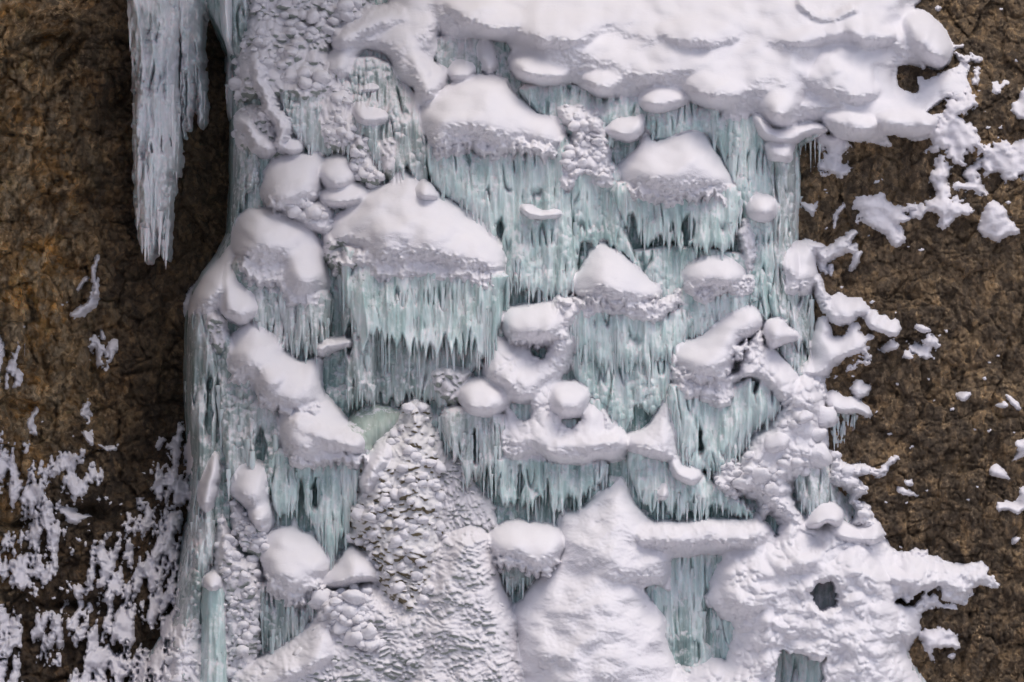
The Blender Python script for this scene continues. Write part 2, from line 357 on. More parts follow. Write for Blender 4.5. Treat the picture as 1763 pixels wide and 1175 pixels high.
def snow(name, label, cat, group, blobs, material='snow', wr=3.0, lump=0, lsz=16, lst=1.0, jag=3, jagx=14, jagy=12, holes=(), und=0.10, conform=False, lift=0, pad=14, fing=0, wf=0.04, nk=None):
    global TOP
    SEED[0] += 3; sd = SEED[0]
    px = [p[0] + s * (p[2] if b[0] == 'C' else 0) for b in blobs for p in b[-1 if isinstance(b[-1], (list, np.ndarray)) else -2] for s in (-1, 1)]
    py = [p[1] + s * (p[2] if b[0] == 'C' else 0) for b in blobs for p in b[-1 if isinstance(b[-1], (list, np.ndarray)) else -2] for s in (-1, 1)]
    i0, i1 = np.searchsorted(YS, [min(py) - pad, max(py) + pad]); j0, j1 = np.searchsorted(XS, [min(px) - pad, max(px) + pad])
    if i1 - i0 < 3 or j1 - j0 < 3: return
    sl = (slice(i0, i1), slice(j0, j1)); x, y = X[sl], Y[sl]; top = TOP[sl]
    base = (blur(np.maximum(CL[sl], WALL[sl]), 2.0) if conform else np.maximum(B[sl], blur(CL[sl], 3.0) - 2)) + lift
    Ht, D = field(blobs, x, y, base, jag, jagx, jagy, sd, holes)
    dep = max(b[1] for b in blobs); D0 = D
    if fing:                                               # hanging fingers with rock between them
        xx = x + 5 * pn(x / 30, y / 40, sd) + 0.12 * y; q = 0.7 * pn(xx / 12, y / 46, sd + 5) + 0.6 * pn(xx / 24, y / 36, sd + 6) + 0.34 * pn(x / 6, y / 9, sd + 7) + 0.15 * pn(x / 3.4, y / 5, sd + 8)
        f = np.minimum(D / 16, 1.0) * 0.42 - 0.08 + q + (16 - fing) * 0.006
        Ht = np.where(f > 0, dep * (0.25 + 0.75 * np.sqrt(np.clip(f * 2.2, 0, 1))), 120 * f); D = np.where(f > 0, np.minimum(f * 30, 14), f * 60)
    inn = ss(D, 0, 14)
    Ht = Ht + inn * und * dep * fbm(x / 60, y / 46, 2, sd + 9) * 1.5
    sm = blur(Ht, 2.0); gy = np.gradient(np.clip(sm, -5, 999), axis=0) / G; under = ss(-gy, 0.0, 1.1)
    if wr:
        ww = fbm(x / 24 + 0.6 * pn(x / 40, y / 40, sd), (y + 9 * pn(x / 30, y / 60, sd + 1)) / 8, 3, sd + 2, True)
        big = fbm(x / 15, y / 10, 3, sd + 12)
        Ht = Ht + inn * (wr * 0.8 * ww * np.maximum(wf, under) + wr * 1.0 * big * np.maximum(wf * 0.6, under) + wr * 1.0 * np.maximum(wf * 0.5, under) * (knobs(x / 10, y / 7.5, sd + 30) - 0.3))
    if lump:
        wx = x + 9 * pn(x / 50, y / 50, sd) + 2.5 * pn(x / 18, y / 18, sd); wy = y + 9 * pn(x / 50, y / 50, sd + 2) + 2.5 * pn(x / 18, y / 18, sd + 2)
        d1 = knobs(wx / (lsz * 1.15), wy / (lsz * lst * 1.15), sd + 4); d2 = knobs(wx / (lsz * 0.6), wy / (lsz * 0.6 * lst), sd + 6)
        lp = np.maximum(d1, 0.62 * d2 + 0.1) * 1.25 + 0.07 * fbm(x / 7, y / 7, 2, sd + 8) + 0.3 * fbm(x / (lsz * 4), y / (lsz * 3), 2, sd + 18)
        Ht = Ht + ss(D, -7, 6) * lump * 1.25 * (lp - 0.6) * (0.45 + 0.85 * ss(fbm(x / 60, y / 50, 2, sd + 27), -0.35, 0.25))
    h = base + Ht; k = blur(np.where(SN[sl], 28.0, 6.0 if conform else 16.0), 2.0)
    keep = (h > top - k) & (D > -9)
    h = np.where(h > top - k, np.maximum(h, top) + np.clip(k - np.abs(h - top), 0, None) ** 2 / (4 * k), top - 0.5 - 2.0 * np.clip((top - h - k) / 20, 0, 1))
    if not keep.any(): print('nothing left of', label); return
    cxp, cyp = x[keep].mean(), y[keep].max(); org = W(cxp, cyp, base[keep].mean())
    me = mesh_from_grid(name, x, y, h, keep, M[material], org)
    o = bpy.data.objects.new(name, me); o.location = org; put(o, label, cat, group)
    if nk:                                                 # separate rounded knobs of snow sitting on the crust
        rnd = random.Random(sd); ok = np.argwhere(keep & (D > nk[1] * 0.4) & (h > top)); pts = []; ms = knob_meshes(); tries = 0
        while len(pts) < nk[0] and tries < 9000:
            tries += 1; i, j = ok[rnd.randrange(len(ok))]; r = nk[1] * 0.75 + (nk[2] * 1.15 - nk[1] * 0.75) * rnd.random() ** 1.6
            if any(math.hypot(XS[j0 + j] - a, (YS[i0 + i] - b) * 1.15) < (r + c) * nk[3] for a, b, c in pts): continue
            pts.append((XS[j0 + j], YS[i0 + i], r)); kb = bpy.data.objects.new('snow_knob', rnd.choice(ms))
            wp = W(XS[j0 + j], YS[i0 + i], h[i, j] + r * rnd.uniform(-0.3, 0.15)); kb.location = tuple(a - b for a, b in zip(wp, org))
            kb.scale = (r * S * rnd.uniform(0.9, 1.25), r * S * 0.95, r * S * rnd.uniform(0.85, 1.1)); kb.rotation_euler = (rnd.uniform(-0.3, 0.3), rnd.uniform(-0.5, 0.5), rnd.uniform(0, 6.28))
            put(kb, parent=o)
    nw = keep & (h > top + 0.2); TOP[sl] = np.where(nw, h, top); SN[sl] |= nw; return o

# icicle shapes, shared between copies: tip down, unit length, unit radius
ICM = {}
PITS = [(861, 398, 6, 20), (927, 525, 7, 24), (905, 515, 4, 18), (880, 540, 4, 26), (1088, 388, 6, 20), (1188, 392, 8, 18), (1182, 396, 6, 22), (1008, 432, 9, 14), (1300, 660, 6, 16), (1228, 885, 7, 14), (1196, 890, 6, 10), (1136, 880, 10, 16), (895, 830, 5, 26), (942, 850, 4, 22), (818, 770, 4, 26), (520, 860, 5, 30), (545, 850, 7, 24), (602, 585, 6, 30), (1100, 712, 8, 14), (360, 700, 6, 50), (1205, 760, 3, 20), (700, 300, 6, 14), (1385, 610, 6, 22), (450, 770, 8, 30), (1180, 1120, 20, 20), (1215, 1060, 6, 40)]
def icicle_meshes(material):
    if material in ICM: return ICM[material]
    out = []
    for v in range(10):
        rr = random.Random(v + 5); n, m = 8, 14; vs = []; fs = []
        ph = rr.random() * 9; bend = rr.uniform(-0.6, 0.6)
        for i in range(n + 1 + 4):
            u = i / (n + 4); r = (1 - u) ** 0.75 * (1 + 0.22 * math.sin(u * 21 + ph) + 0.12 * math.sin(u * 47 + ph * 2)) + 0.05
            if u == 1: r = 0.03
            for k in range(m):
                a = 2 * math.pi * k / m; q = r * (1 + 0.12 * math.sin(3 * a + ph + 4 * u))
                vs.append((q * math.cos(a) + bend * u * u, q * math.sin(a), -u))
        for i in range(n + 4):
            for k in range(m):
                a = i * m + k; b = i * m + (k + 1) % m; fs.append((a, a + m, b + m, b))
        fs.append(tuple(range(m))); fs.append(tuple(range(len(vs) - 1, len(vs) - m - 1, -1)))
        me = bpy.data.meshes.new('icicle'); me.from_pydata(vs, [], fs); me.update()
        me.polygons.foreach_set('use_smooth', [True] * len(me.polygons)); me.materials.append(M[material]); out.append(me)
    ICM[material] = out; return out
def curtain(label, poly, dep, n=20, teeth=26, tone='teal', ilen=(26, 80), irad=(1.8, 3.6), cat='ice curtain', name='ice_curtain', group='ice curtains of the frozen waterfall', rim=16, lift=0, ic='icicle', ruf=1.0, fl=1.0, frost=3.5, edge=0, taper=2.2):
    """a fluted sheet of hanging ice; its lower rim breaks into teeth, each hanging icicle is a part"""
    global TOP
    SEED[0] += 3; sd = SEED[0]; rnd = random.Random(sd)
    px = [p[0] for p in poly]; py = [p[1] for p in poly]; y0, y1 = min(py), max(py)
    i0, i1 = np.searchsorted(YS, [y0 - 12, y1 + teeth + 14]); j0, j1 = np.searchsorted(XS, [min(px) - 12, max(px) + 12])
    sl = (slice(i0, i1), slice(j0, j1)); x, y = X[sl], Y[sl]; top = TOP[sl]; base = B[sl] + lift
    tz = 0.75 * pn(x / 7 + 2 * pn(x / 40, y * 0, sd + 2), y * 0 + 3.3, sd) + 0.2 * pn(x / 3.1, y * 0, sd + 1) + 1.1 * pn(x / 34, y * 0, sd + 8)
    yy = y - teeth * tz * ss(y, y0 + 0.35 * (y1 - y0), y1)
    dep = dep * (0.8 if cat == 'ice curtain' and dep < 60 else 1)
    t, d = poly_t(poly, x + edge * fbm(x / 9, y / 20, 2, sd + 3) + 2 * fbm(x / 8, y / 30, 2, sd + 3), yy, rim, 1.0, taper, 3)
    g = np.clip(t, 0, 1); g = np.sqrt(1 - (1 - g) ** 2)
    fl_ = fbm((x + 5 * pn(x / 30, y / 50, sd)) / 10.5, y / 110, 3, sd + 4, True); fl2 = fbm(x / 23, y / 240, 2, sd + 5, True)
    h = base + np.where(d > 0, dep * g, EDGE * 2 * d) + ss(d, 0, 6) * fl * (3.6 * fl_ + 10 * fl2 + 20 * fbm(x / 48, y / 120, 3, sd + 21)) + ss(d, 0, 6) * ruf * 1.6 * fbm(x / 7, y / 14, 3, sd + 6)
    slit = np.exp(-(pn((x + 4 * pn(x / 40, y / 60, sd)) / 17, y / 130, sd + 31) / 0.085) ** 2) * ss(pn(x / 60, y / 50, sd + 33), -0.1, 0.45)
    h = h - ss(d, 2, 10) * slit * 20 * fl
    for qx, qy, qa, qb in PITS: h = h - 75 * np.exp(-(((x - qx + 4 * pn(x / 9, y / 20, 3)) / qa) ** 2 + ((y - qy) / qb) ** 2) ** 2)
    if frost:
        f1, f2, ii = worley(x / 11, y / 13, sd + 14)
        h = h + ss(d, 0, 6) * frost * np.sqrt(np.clip(1 - (f1 / 0.6) ** 2, 0, 1)) * ss(fbm(x / 40, y / 60, 2, sd + 15), -0.15, 0.25)
    keep = (h > top - 14) & (d > -8)
    if not keep.any(): print('nothing left of', label); return
    org = W(x[keep].mean(), y[keep].max(), base[keep].mean())
    me = mesh_from_grid('ice_sheet', x, y, h, keep, M[tone], org)
    root = bpy.data.objects.new(name, None); root.empty_display_size = 0.1; root.location = org; put(root, label, cat, group)
    put(bpy.data.objects.new('ice_sheet', me), parent=root)
    ins = d > 0; cols = np.where(ins.any(0))[0]
    ms = icicle_meshes(ic)
    if len(cols) and n:
        for q in range(n):
            c = cols[min(len(cols) - 1, max(0, int(len(cols) * (q + rnd.uniform(0.1, 0.9)) / n)))]
            col = np.where(ins[:, c])[0]; bot = y[col[-1], 0]; tp = y[col[0], 0]; L_ = rnd.uniform(*ilen) * (0.6 + 0.8 * rnd.random())
            st = bot - L_ * rnd.choice((rnd.uniform(0.7, 0.95), rnd.uniform(0.9, 1.6), rnd.uniform(0.5, 0.8)))
            if st < tp + 3: st = tp + 3
            r = min(len(YS) - 1 - i0, max(0, int((st - y[0, 0]) / G))); r = min(r, h.shape[0] - 1)
            hh = h[r, c]; rad = rnd.uniform(*irad) * (0.7 + L_ / 140)
            o = bpy.data.objects.new('icicle', rnd.choice(ms))
            wp = W(x[0, c], st, hh - rad * 0.2); o.location = tuple(a - b for a, b in zip(wp, org))
            o.scale = (rad * S, rad * S, L_ * S); o.rotation_euler = (rnd.uniform(-0.01, 0.03), rnd.uniform(-0.02, 0.02), rnd.uniform(0, 6.28))
            put(o, parent=root)
    nw = (d > 0) & (h > top); TOP[sl] = np.where(nw, h, top); SN[sl] &= ~nw; return root

# ------------------------------------------------------------------ setting: cliff, ground
def axis(a0, a, b, b0, step, n):
    return np.concatenate([a - (a - a0) * (np.linspace(1, 0, n, endpoint=False)) ** 1.7, np.arange(a, b, step), b + (b0 - b) * (np.linspace(0, 1, n + 1)) ** 1.7])
ax = axis(-900, -70, 1835, 2700, 2.0, 40); ay = axis(-900, -70, 1245, 1500, 2.0, 34)
gx, gy_ = np.meshgrid(ax, ay); hc = cliff_base(gx, gy_) + cliff_detail(gx, gy_)
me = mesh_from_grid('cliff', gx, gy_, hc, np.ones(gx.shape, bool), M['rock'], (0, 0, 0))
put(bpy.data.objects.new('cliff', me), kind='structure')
sg_ = np.meshgrid(np.linspace(-90, 90, 120), np.linspace(-160, 3, 100))
gz = -8.6 + 0.5 * fbm(sg_[0] / 9, sg_[1] / 9, 4, 5) + np.interp(sg_[1], [-160, -12, 3], [-9, -1.2, 1.5])
me = bpy.data.meshes.new('ground'); nn = sg_[0].shape; idx = np.arange(sg_[0].size).reshape(nn)
me.from_pydata(np.stack([sg_[0].ravel(), sg_[1].ravel(), gz.ravel()], 1).tolist(), [], np.stack([idx[:-1, :-1].ravel(), idx[:-1, 1:].ravel(), idx[1:, 1:].ravel(), idx[1:, :-1].ravel()], 1).tolist())
me.polygons.foreach_set('use_smooth', [True] * len(me.polygons)); me.materials.append(M['snow']); put(bpy.data.objects.new('ground', me), kind='structure')
me = mesh_from_grid('ice_wall', X, Y, WALL, (dI > -16), M['deep'], (0, 0, 0))
put(bpy.data.objects.new('ice_wall', me), 'dark fluted wall of ice behind all the snow mounds, clinging to the rock', 'ice wall')

GM = 'snow mounds on the frozen waterfall'
def mound(label, dep, R, P, extra=(), skirt=0, **k):
    b = [('P', dep * 1.3, R, P)] + [e if e[0] == 'C' and dep < 1 else (e[0], e[1], e[2], e[3], e[4] * 1.3 if len(e) > 4 else 0) if e[0] != 'C' else (e[0], e[1], e[2], e[3] * 1.3) for e in extra]
    if dep > 30 and skirt:
        A = np.array(P, float); y0, y1 = A[:, 1].min(), A[:, 1].max(); c = A[:, 0].mean(); H = y1 - y0
        Q = [(c + (px - c) * (0.8 + 0.13 * (py - y0) / H), y0 + 0.42 * H + (py - y0) * (0.60 + 0.08 * skirt) + 3) for px, py in P]
        b.append(('K', dep * 0.9, max(8, R * 0.3), Q))
    return snow('snow_mound', label, 'snow mound', GM, b, **k)
def lumpy(label, dep, R, P, extra=(), **k):
    k.setdefault('material', 'snow_lumpy')
    return snow('snow_crust', label, 'snow crust', 'lumpy snow crusts on the ice', [('F', dep, R * 0.7, P)] + list(extra), **k)

# ---- hanging ice left of the fall, over the brown rock
curtain('broad white hanging ice column over brown rock, the largest at upper left', [(224, -60), (301, -60), (300, 100), (300, 220), (299, 262), (297, 290), (288, 300), (287, 350), (281, 400), (280, 436), (274, 438), (271, 404), (265, 400), (261, 425), (257, 424), (254, 446), (248, 446), (246, 414), (240, 420), (235, 405), (230, 365), (228, 330), (227, 250), (224, 100)], 60, 26, 4, 'pale', (40, 110), (2.5, 4), 'icicle', 'hanging_ice_column', 'ice columns hanging over the rock', 34, 90, 'pale', 3.2, 1.7, 12, 5, taper=0.9)
curtain('slimmer fringe of frosty icicles just right of the broad hanging ice column', [(303, -60), (338, -60), (337, 60), (337, 110), (341, 160), (341, 202), (334, 204), (332, 150), (329, 108), (324, 150), (318, 190), (317, 214), (313, 190), (312, 120), (308, 160), (309, 230), (306, 180), (303, 100)], 36, 5, 4, 'pale', (40, 60), (2, 3), 'icicle', 'hanging_ice_column', 'ice columns hanging over the rock', 20, 90, 'pale', 3, 1, 8, 5, taper=0.9)
curtain('thin lone icicle beside the left edge of the frozen waterfall', [(379, -60), (389, -60), (391, 100), (391, 175), (388, 198), (382, 180), (379, 90)], 24, 2, 2, 'pale', (30, 40), (3, 4), 'icicle', 'hanging_ice_column', 'ice columns hanging over the rock', 7, 60, 'pale', 2, 0.5, 3, taper=0.9)

# ---- ice curtains
curtain('grey green ice between the lumpy snow and the arch at upper left', [(480, 120), (640, 90), (700, 140), (725, 190), (740, 300), (690, 330), (660, 300), (620, 260), (560, 265), (520, 250), (490, 200)], 24, 26, 20, 'grey', (20, 60), frost=7)
curtain('grey ice strip down the top left edge of the waterfall', [(392, -60), (430, -60), (420, 40), (405, 120), (425, 200), (440, 260), (440, 320), (412, 360), (392, 390), (390, 200)], 14, 5, 20, 'grey', (20, 40), ruf=3.5, frost=9, edge=5)
curtain('grey green ice seen through the small window at top centre', [(745, 55), (840, 55), (850, 110), (800, 125), (755, 110)], 16, 8, 10, 'grey', (15, 35))
curtain('long pale teal curtain below the upper middle snow mound', [(735, 235), (850, 230), (975, 230), (985, 300), (990, 420), (990, 500), (930, 520), (880, 500), (850, 430), (800, 360), (745, 320)], 42, 46, 24, 'teal', (40, 110), frost=3)
curtain('small teal curtain under the right end of the top snow ledge', [(905, 140), (1110, 150), (1115, 200), (1070, 225), (1050, 260), (1010, 240), (960, 215), (915, 180)], 22, 18, 18, 'teal', (18, 50))
curtain('tall teal curtain at upper right beside the rounded snow ball', [(1110, 170), (1300, 180), (1330, 240), (1375, 235), (1385, 330), (1380, 420), (1380, 540), (1345, 560), (1320, 520), (1290, 520), (1285, 420), (1270, 340), (1220, 230), (1130, 240)], 28, 40, 26, 'teal', (40, 120), frost=5)
curtain('icicle column hung from the right end of the top snow ledge', [(1322, 240), (1372, 240), (1376, 330), (1372, 430), (1368, 540), (1345, 560), (1330, 480), (1326, 330)], 44, 12, 24, 'grey', (50, 130), frost=7)
curtain('wide teal curtain below the saddle shaped snow mound', [(1060, 310), (1270, 315), (1275, 380), (1262, 430), (1210, 430), (1150, 425), (1105, 415), (1075, 380)], 52, 34, 30, 'teal', (26, 80), taper=0.9, frost=1)
curtain('teal ice between the saddle mound and the cone mound', [(985, 250), (1070, 290), (1080, 400), (1110, 470), (1040, 420), (1000, 440), (980, 480), (970, 380)], 26, 14, 20, 'teal', (24, 60), frost=6)
curtain('grey teal curtain of long icicles under the largest snow mound', [(590, 420), (700, 450), (865, 465), (868, 500), (865, 560), (845, 590), (800, 600), (740, 610), (690, 600), (640, 580), (600, 560)], 70, 96, 34, 'teal', (80, 165), (1.5, 2.7), taper=0.8, frost=0)
curtain('frosty ice pillar hanging below the left end of the largest mound', [(590, 520), (640, 530), (655, 560), (650, 640), (648, 690), (620, 700), (598, 690), (592, 600)], 58, 10, 26, 'grey', (30, 70), frost=5)
curtain('dim ice under the long icicles left of the cauliflower cone', [(600, 520), (700, 530), (860, 530), (868, 600), (820, 640), (770, 700), (720, 690), (660, 690), (610, 640)], 22, 16, 24, 'grey', (24, 60), frost=7)
curtain('short teal curtain under the left snow shoulder', [(478, 490), (566, 500), (568, 560), (560, 600), (525, 610), (500, 600), (485, 560)], 46, 16, 26, 'grey', (26, 60), frost=3)
curtain('grey ice behind the left snow shoulder', [(400, 440), (480, 450), (495, 560), (500, 620), (460, 600), (430, 540), (405, 500)], 24, 12, 20, 'grey', (26, 60), frost=8)
curtain('teal curtain below the cone shaped snow mound', [(980, 520), (1185, 530), (1180, 600), (1155, 640), (1100, 640), (1040, 640), (1000, 630), (985, 600)], 48, 36, 28, 'teal', (26, 80), frost=1)
curtain('mottled teal ice above the twin snow balls at centre', [(990, 600), (1150, 610), (1150, 680), (1110, 720), (1060, 735), (1030, 700), (1000, 670)], 20, 18, 18, 'teal', (20, 50), frost=6)
curtain('teal ice face behind the oval mound on the right', [(1090, 430), (1300, 440), (1330, 540), (1290, 560), (1240, 560), (1180, 590), (1150, 540)], 22, 18, 18, 'teal', (24, 60), frost=4)
curtain('smooth teal curtain under the oval mound on the right', [(1175, 490), (1290, 495), (1290, 530), (1250, 560), (1200, 580), (1172, 580)], 38, 14, 8, 'teal', (20, 40), fl=0.6)
curtain('broad teal curtain beneath the tilted wedge of snow', [(1150, 660), (1260, 660), (1310, 640), (1345, 680), (1335, 720), (1300, 745), (1270, 790), (1230, 815), (1195, 815), (1165, 780)], 50, 30, 20, 'teal', (26, 90), frost=1)
curtain('clear icicles hanging below the wrinkled mound by the right rock', [(1352, 495), (1402, 495), (1400, 560), (1395, 600), (1385, 625), (1375, 600), (1360, 560)], 50, 10, 34, 'grey', (60, 120), (2.2, 4), taper=0.9, frost=0)
curtain('dark glassy ice left of the hollow near the right rock', [(1340, 570), (1395, 580), (1400, 640), (1375, 650), (1350, 620)], 16, 8, 20, 'grey', (20, 50))
curtain('teal grey ice wall down the left edge of the waterfall', [(316, 535), (372, 530), (378, 640), (372, 760), (368, 860), (372, 960), (340, 1000), (318, 900), (322, 800), (315, 700)], 42, 8, 18, 'grey', (60, 120), rim=30, fl=1.2, frost=2)
curtain('frost streaked pillars below the lower left snow ridge', [(372, 560), (440, 640), (480, 700), (485, 780), (470, 830), (450, 860), (400, 850), (385, 780), (378, 700)], 34, 22, 30, 'grey', (60, 130), (2.4, 4.6), frost=8)
curtain('greenish curtain below the lower left snow ridge', [(468, 770), (640, 765), (625, 820), (610, 880), (600, 930), (580, 960), (555, 930), (520, 880), (480, 890), (468, 850)], 44, 30, 34, 'teal', (40, 100), frost=1)
curtain('ice curtain of sharp icicles under the round snow pillow at centre', [(765, 700), (870, 712), (868, 780), (850, 820), (815, 820), (785, 790), (768, 760)], 48, 30, 50, 'grey', (40, 110), taper=0.9, frost=0)
curtain('curtain of icicles left of the dark gap above the left lower bulge', [(845, 780), (960, 785), (1040, 790), (1035, 830), (985, 860), (960, 880), (930, 870), (900, 870), (865, 870), (850, 830)], 42, 34, 34, 'teal', (36, 100), taper=0.9, frost=0)
curtain('teal ice behind the twin snow balls at centre', [(870, 680), (1070, 690), (1060, 760), (960, 770), (880, 760)], 12, 14, 14, 'teal', (16, 40))
curtain('teal ice shelf above the long horizontal snow arm', [(1080, 770), (1170, 780), (1230, 830), (1280, 860), (1290, 885), (1180, 890), (1130, 885), (1100, 860)], 34, 26, 22, 'teal', (20, 60))
curtain('teal ice deep inside the tall window near the bottom', [(1100, 1000), (1150, 945), (1250, 945), (1262, 1010), (1265, 1100), (1220, 1160), (1170, 1160), (1140, 1080)], 10, 16, 30, 'teal', (60, 150), (2.4, 5), lift=-14, frost=0)
curtain('teal ice in the wide opening at the bottom edge', [(1320, 1110), (1420, 1110), (1425, 1240), (1310, 1240)], 16, 8, 10, 'teal', (30, 60), frost=0, lift=-8)
curtain('dark ice in the square opening right of the tall window', [(1382, 990), (1445, 985), (1450, 1050), (1390, 1055)], 8, 8, 10, 'grey', (20, 44), frost=0, lift=-12)
curtain('icicles hanging in the right hand snow column', [(1360, 785), (1425, 785), (1430, 840), (1415, 880), (1380, 880), (1368, 850)], 38, 14, 24, 'grey', (30, 70), frost=0)
curtain('icicles between the right snow column and its outer branch', [(1418, 700), (1480, 705), (1475, 740), (1450, 750), (1430, 740)], 24, 10, 24, 'grey', (24, 60))
curtain('dark ice below the outer branch of the right snow column', [(1425, 820), (1480, 830), (1480, 890), (1450, 900), (1430, 870)], 12, 8, 14, 'grey', (20, 44))
curtain('grey ice below the lone round mound at lower left', [(450, 1000), (540, 1000), (560, 1030), (530, 1080), (500, 1110), (460, 1120), (450, 1060)], 38, 16, 16, 'grey', (30, 70), frost=4)
curtain('smooth pale ice pillar at the bottom left of the fall', [(352, 1005), (392, 1000), (398, 1080), (400, 1240), (348, 1240), (350, 1100)], 62, 4, 8, 'teal', (50, 100), rim=24, fl=0.6, frost=0)
curtain('frosted dark ice at the lower left edge of the waterfall', [(308, 900), (352, 940), (352, 1100), (345, 1240), (290, 1240), (300, 1000)], 40, 6, 10, 'grey', (20, 50), frost=9, rim=30)
curtain('icicles under the left lower snow bulge', [(845, 945), (925, 960), (920, 1000), (900, 1020), (870, 1000), (850, 975)], 28, 14, 24, 'grey', (24, 60))
curtain('glassy icicles at the bottom right edge by the rock', [(1500, 1130), (1562, 1110), (1560, 1240), (1500, 1240)], 20, 6, 10, 'grey', (24, 60))
curtain('icicles hanging over brown rock right of the top snow ledge', [(1372, 220), (1420, 215), (1415, 240), (1395, 250), (1380, 240)], 30, 8, 20, 'grey', (40, 100), (1.4, 2.6))
lumpy('frost feathered bank above the lower right cauliflower slope', 16, 30, [(752, 740), (775, 790), (800, 800), (830, 850), (855, 880), (852, 925), (790, 930), (755, 925), (750, 820)], lump=7, lsz=9, jag=9)

# ---- top of the fall
TOPP = [(690, -90), (1575, -90), (1588, 0), (1600, 20), (1625, 40), (1645, 67), (1638, 85), (1625, 98), (1607, 107), (1598, 116), (1592, 107), (1567, 105), (1553, 112), (1556, 145), (1576, 157), (1590, 152), (1588, 130), (1596, 127), (1603, 135), (1630, 120), (1655, 112), (1668, 98), (1680, 110), (1672, 122), (1672, 135), (1680, 150), (1668, 165), (1650, 168), (1635, 165), (1615, 178), (1603, 187), (1607, 195), (1632, 192), (1650, 200), (1640, 212), (1617, 217), (1605, 235), (1580, 238), (1555, 228), (1538, 225), (1533, 232), (1540, 249), (1520, 245), (1495, 240), (1480, 232), (1450, 224), (1430, 210), (1400, 215), (1380, 228), (1350, 225), (1330, 215), (1310, 200), (1298, 196), (1285, 212), (1255, 216), (1246, 196), (1225, 186), (1195, 172), (1150, 168), (1100, 162), (1085, 168), (1060, 168), (1040, 165), (1010, 147), (990, 140), (975, 143), (950, 146), (920, 143), (900, 130), (885, 112), (875, 95), (880, 75), (865, 60), (840, 56), (800, 60), (770, 62), (750, 45), (725, 20), (705, 0)]
snow('snow_field', 'broad bulging snow ledge across the top, reaching out over the right hand rock', 'snow ledge', None, [('P', 100, 70, TOPP),
  ('P', 34, 50, ell(960, 30, 100, 66, 8), 100), ('P', 22, 26, ell(935, 108, 58, 37, 8), 78), ('P', 22, 26, ell(1042, 125, 48, 40, -3), 78), ('P', 36, 50, ell(1205, 42, 100, 50, 3), 100),
  ('P', 30, 40, ell(1235, 138, 70, 48, 10), 100), ('P', 26, 34, ell(1345, 170, 42, 50, 0), 100), ('P', 26, 40, ell(1440, 125, 95, 58, 22), 100), ('P', 30, 34, ell(1603, 58, 62, 38, 55), 100),
  ('P', 24, 30, ell(1560, 205, 60, 28, 5), 100), ('P', 26, 30, ell(1470, 205, 55, 34, 12), 100), ('P', 26, 30, ell(1400, 50, 80, 34, -8), 100), ('P', 26, 30, ell(1500, 40, 60, 46, 20), 100), ('P', 22, 30, ell(840, 10, 90, 50, 14), 100),
  ('C', 16, [(1385, 0, 20), (1412, 22, 22), (1440, 26, 20), (1475, 10, 20)], 92)],
  wr=3.6, und=0.10)
mound('arch of snow curving down left of the small ice window at top', 56, 42, [(575, 70), (600, 40), (640, 15), (670, -20), (680, -80), (760, -80), (765, 20), (752, 55), (752, 80), (745, 100), (770, 112), (768, 140), (745, 165), (722, 192), (712, 175), (712, 150), (700, 140), (677, 128), (667, 98), (650, 82), (625, 78), (606, 100), (600, 130), (575, 132), (552, 112), (560, 90)],
  [('C', 30, [(590, 60, 26), (640, 30, 30), (690, 20, 30)], 30), ('C', 26, [(700, 60, 26), (715, 110, 26), (735, 150, 20)], 34)], wr=4.5)
mound('pair of small snow lumps below the small ice window at top', 34, 20, ell(793, 116, 24, 22), [('P', 30, 18, ell(838, 90, 16, 34, -10))])
mound('swooping snow mound at upper middle above the long pale curtain', 78, 62, [(720, 192), (740, 165), (770, 140), (800, 128), (835, 124), (865, 128), (880, 150), (900, 170), (925, 190), (955, 195), (972, 212), (974, 245), (955, 262), (930, 260), (900, 250), (870, 260), (845, 268), (830, 248), (800, 240), (780, 246), (765, 262), (745, 260), (735, 240), (722, 215)], wr=6, skirt=0.6)
mound('small oval snow cap under the top ledge at right of centre', 60, 30, [(1101, 162), (1115, 143), (1140, 133), (1170, 136), (1187, 155), (1188, 175), (1165, 184), (1135, 191), (1110, 184)], lift=16)
mound('stubby snow bump left of the saddle shaped mound', 54, 26, [(1043, 218), (1060, 203), (1090, 197), (1109, 194), (1112, 215), (1105, 232), (1090, 242), (1070, 241), (1050, 233)], lift=6)
mound('saddle shaped snow mound with a dip at its upper left', 78, 60, [(1110, 192), (1118, 225), (1130, 240), (1150, 236), (1175, 222), (1195, 220), (1215, 227), (1230, 250), (1245, 275), (1262, 305), (1268, 330), (1258, 345), (1235, 332), (1210, 335), (1180, 340), (1145, 347), (1130, 337), (1100, 330), (1077, 325), (1068, 300), (1065, 285), (1080, 270), (1100, 250), (1106, 225)], wr=6, skirt=0.6)
lumpy('rough snow running down between the two upper mounds', 46, 22, [(970, 180), (1000, 180), (1040, 205), (1045, 240), (1060, 290), (1055, 322), (1030, 322), (1005, 302), (985, 330), (965, 320), (968, 270), (985, 235), (960, 200)], material='snow', lump=12, lsz=20, jag=8, nk=(26, 6, 12, 0.5))
mound('small flat snow cap on the teal curtain at upper centre', 54, 14, [(896, 352), (915, 350), (935, 360), (962, 360), (965, 372), (945, 380), (920, 376), (900, 368)], lift=14, jag=5)
mound('round snow ball on the tall teal curtain at upper right', 62, 28, ell(1313, 358, 28, 26), lift=16)
mound('drooping snow swag under the right part of the top ledge', 60, 20, [(1298, 196), (1315, 196), (1335, 218), (1360, 215), (1385, 205), (1430, 212), (1425, 225), (1395, 232), (1372, 245), (1345, 248), (1322, 240), (1305, 222)], lift=14)
mound('knobbly snow stub under the drooping swag at upper right', 56, 18, [(1322, 240), (1370, 240), (1372, 262), (1366, 282), (1345, 278), (1325, 272)], lift=12, wr=5)

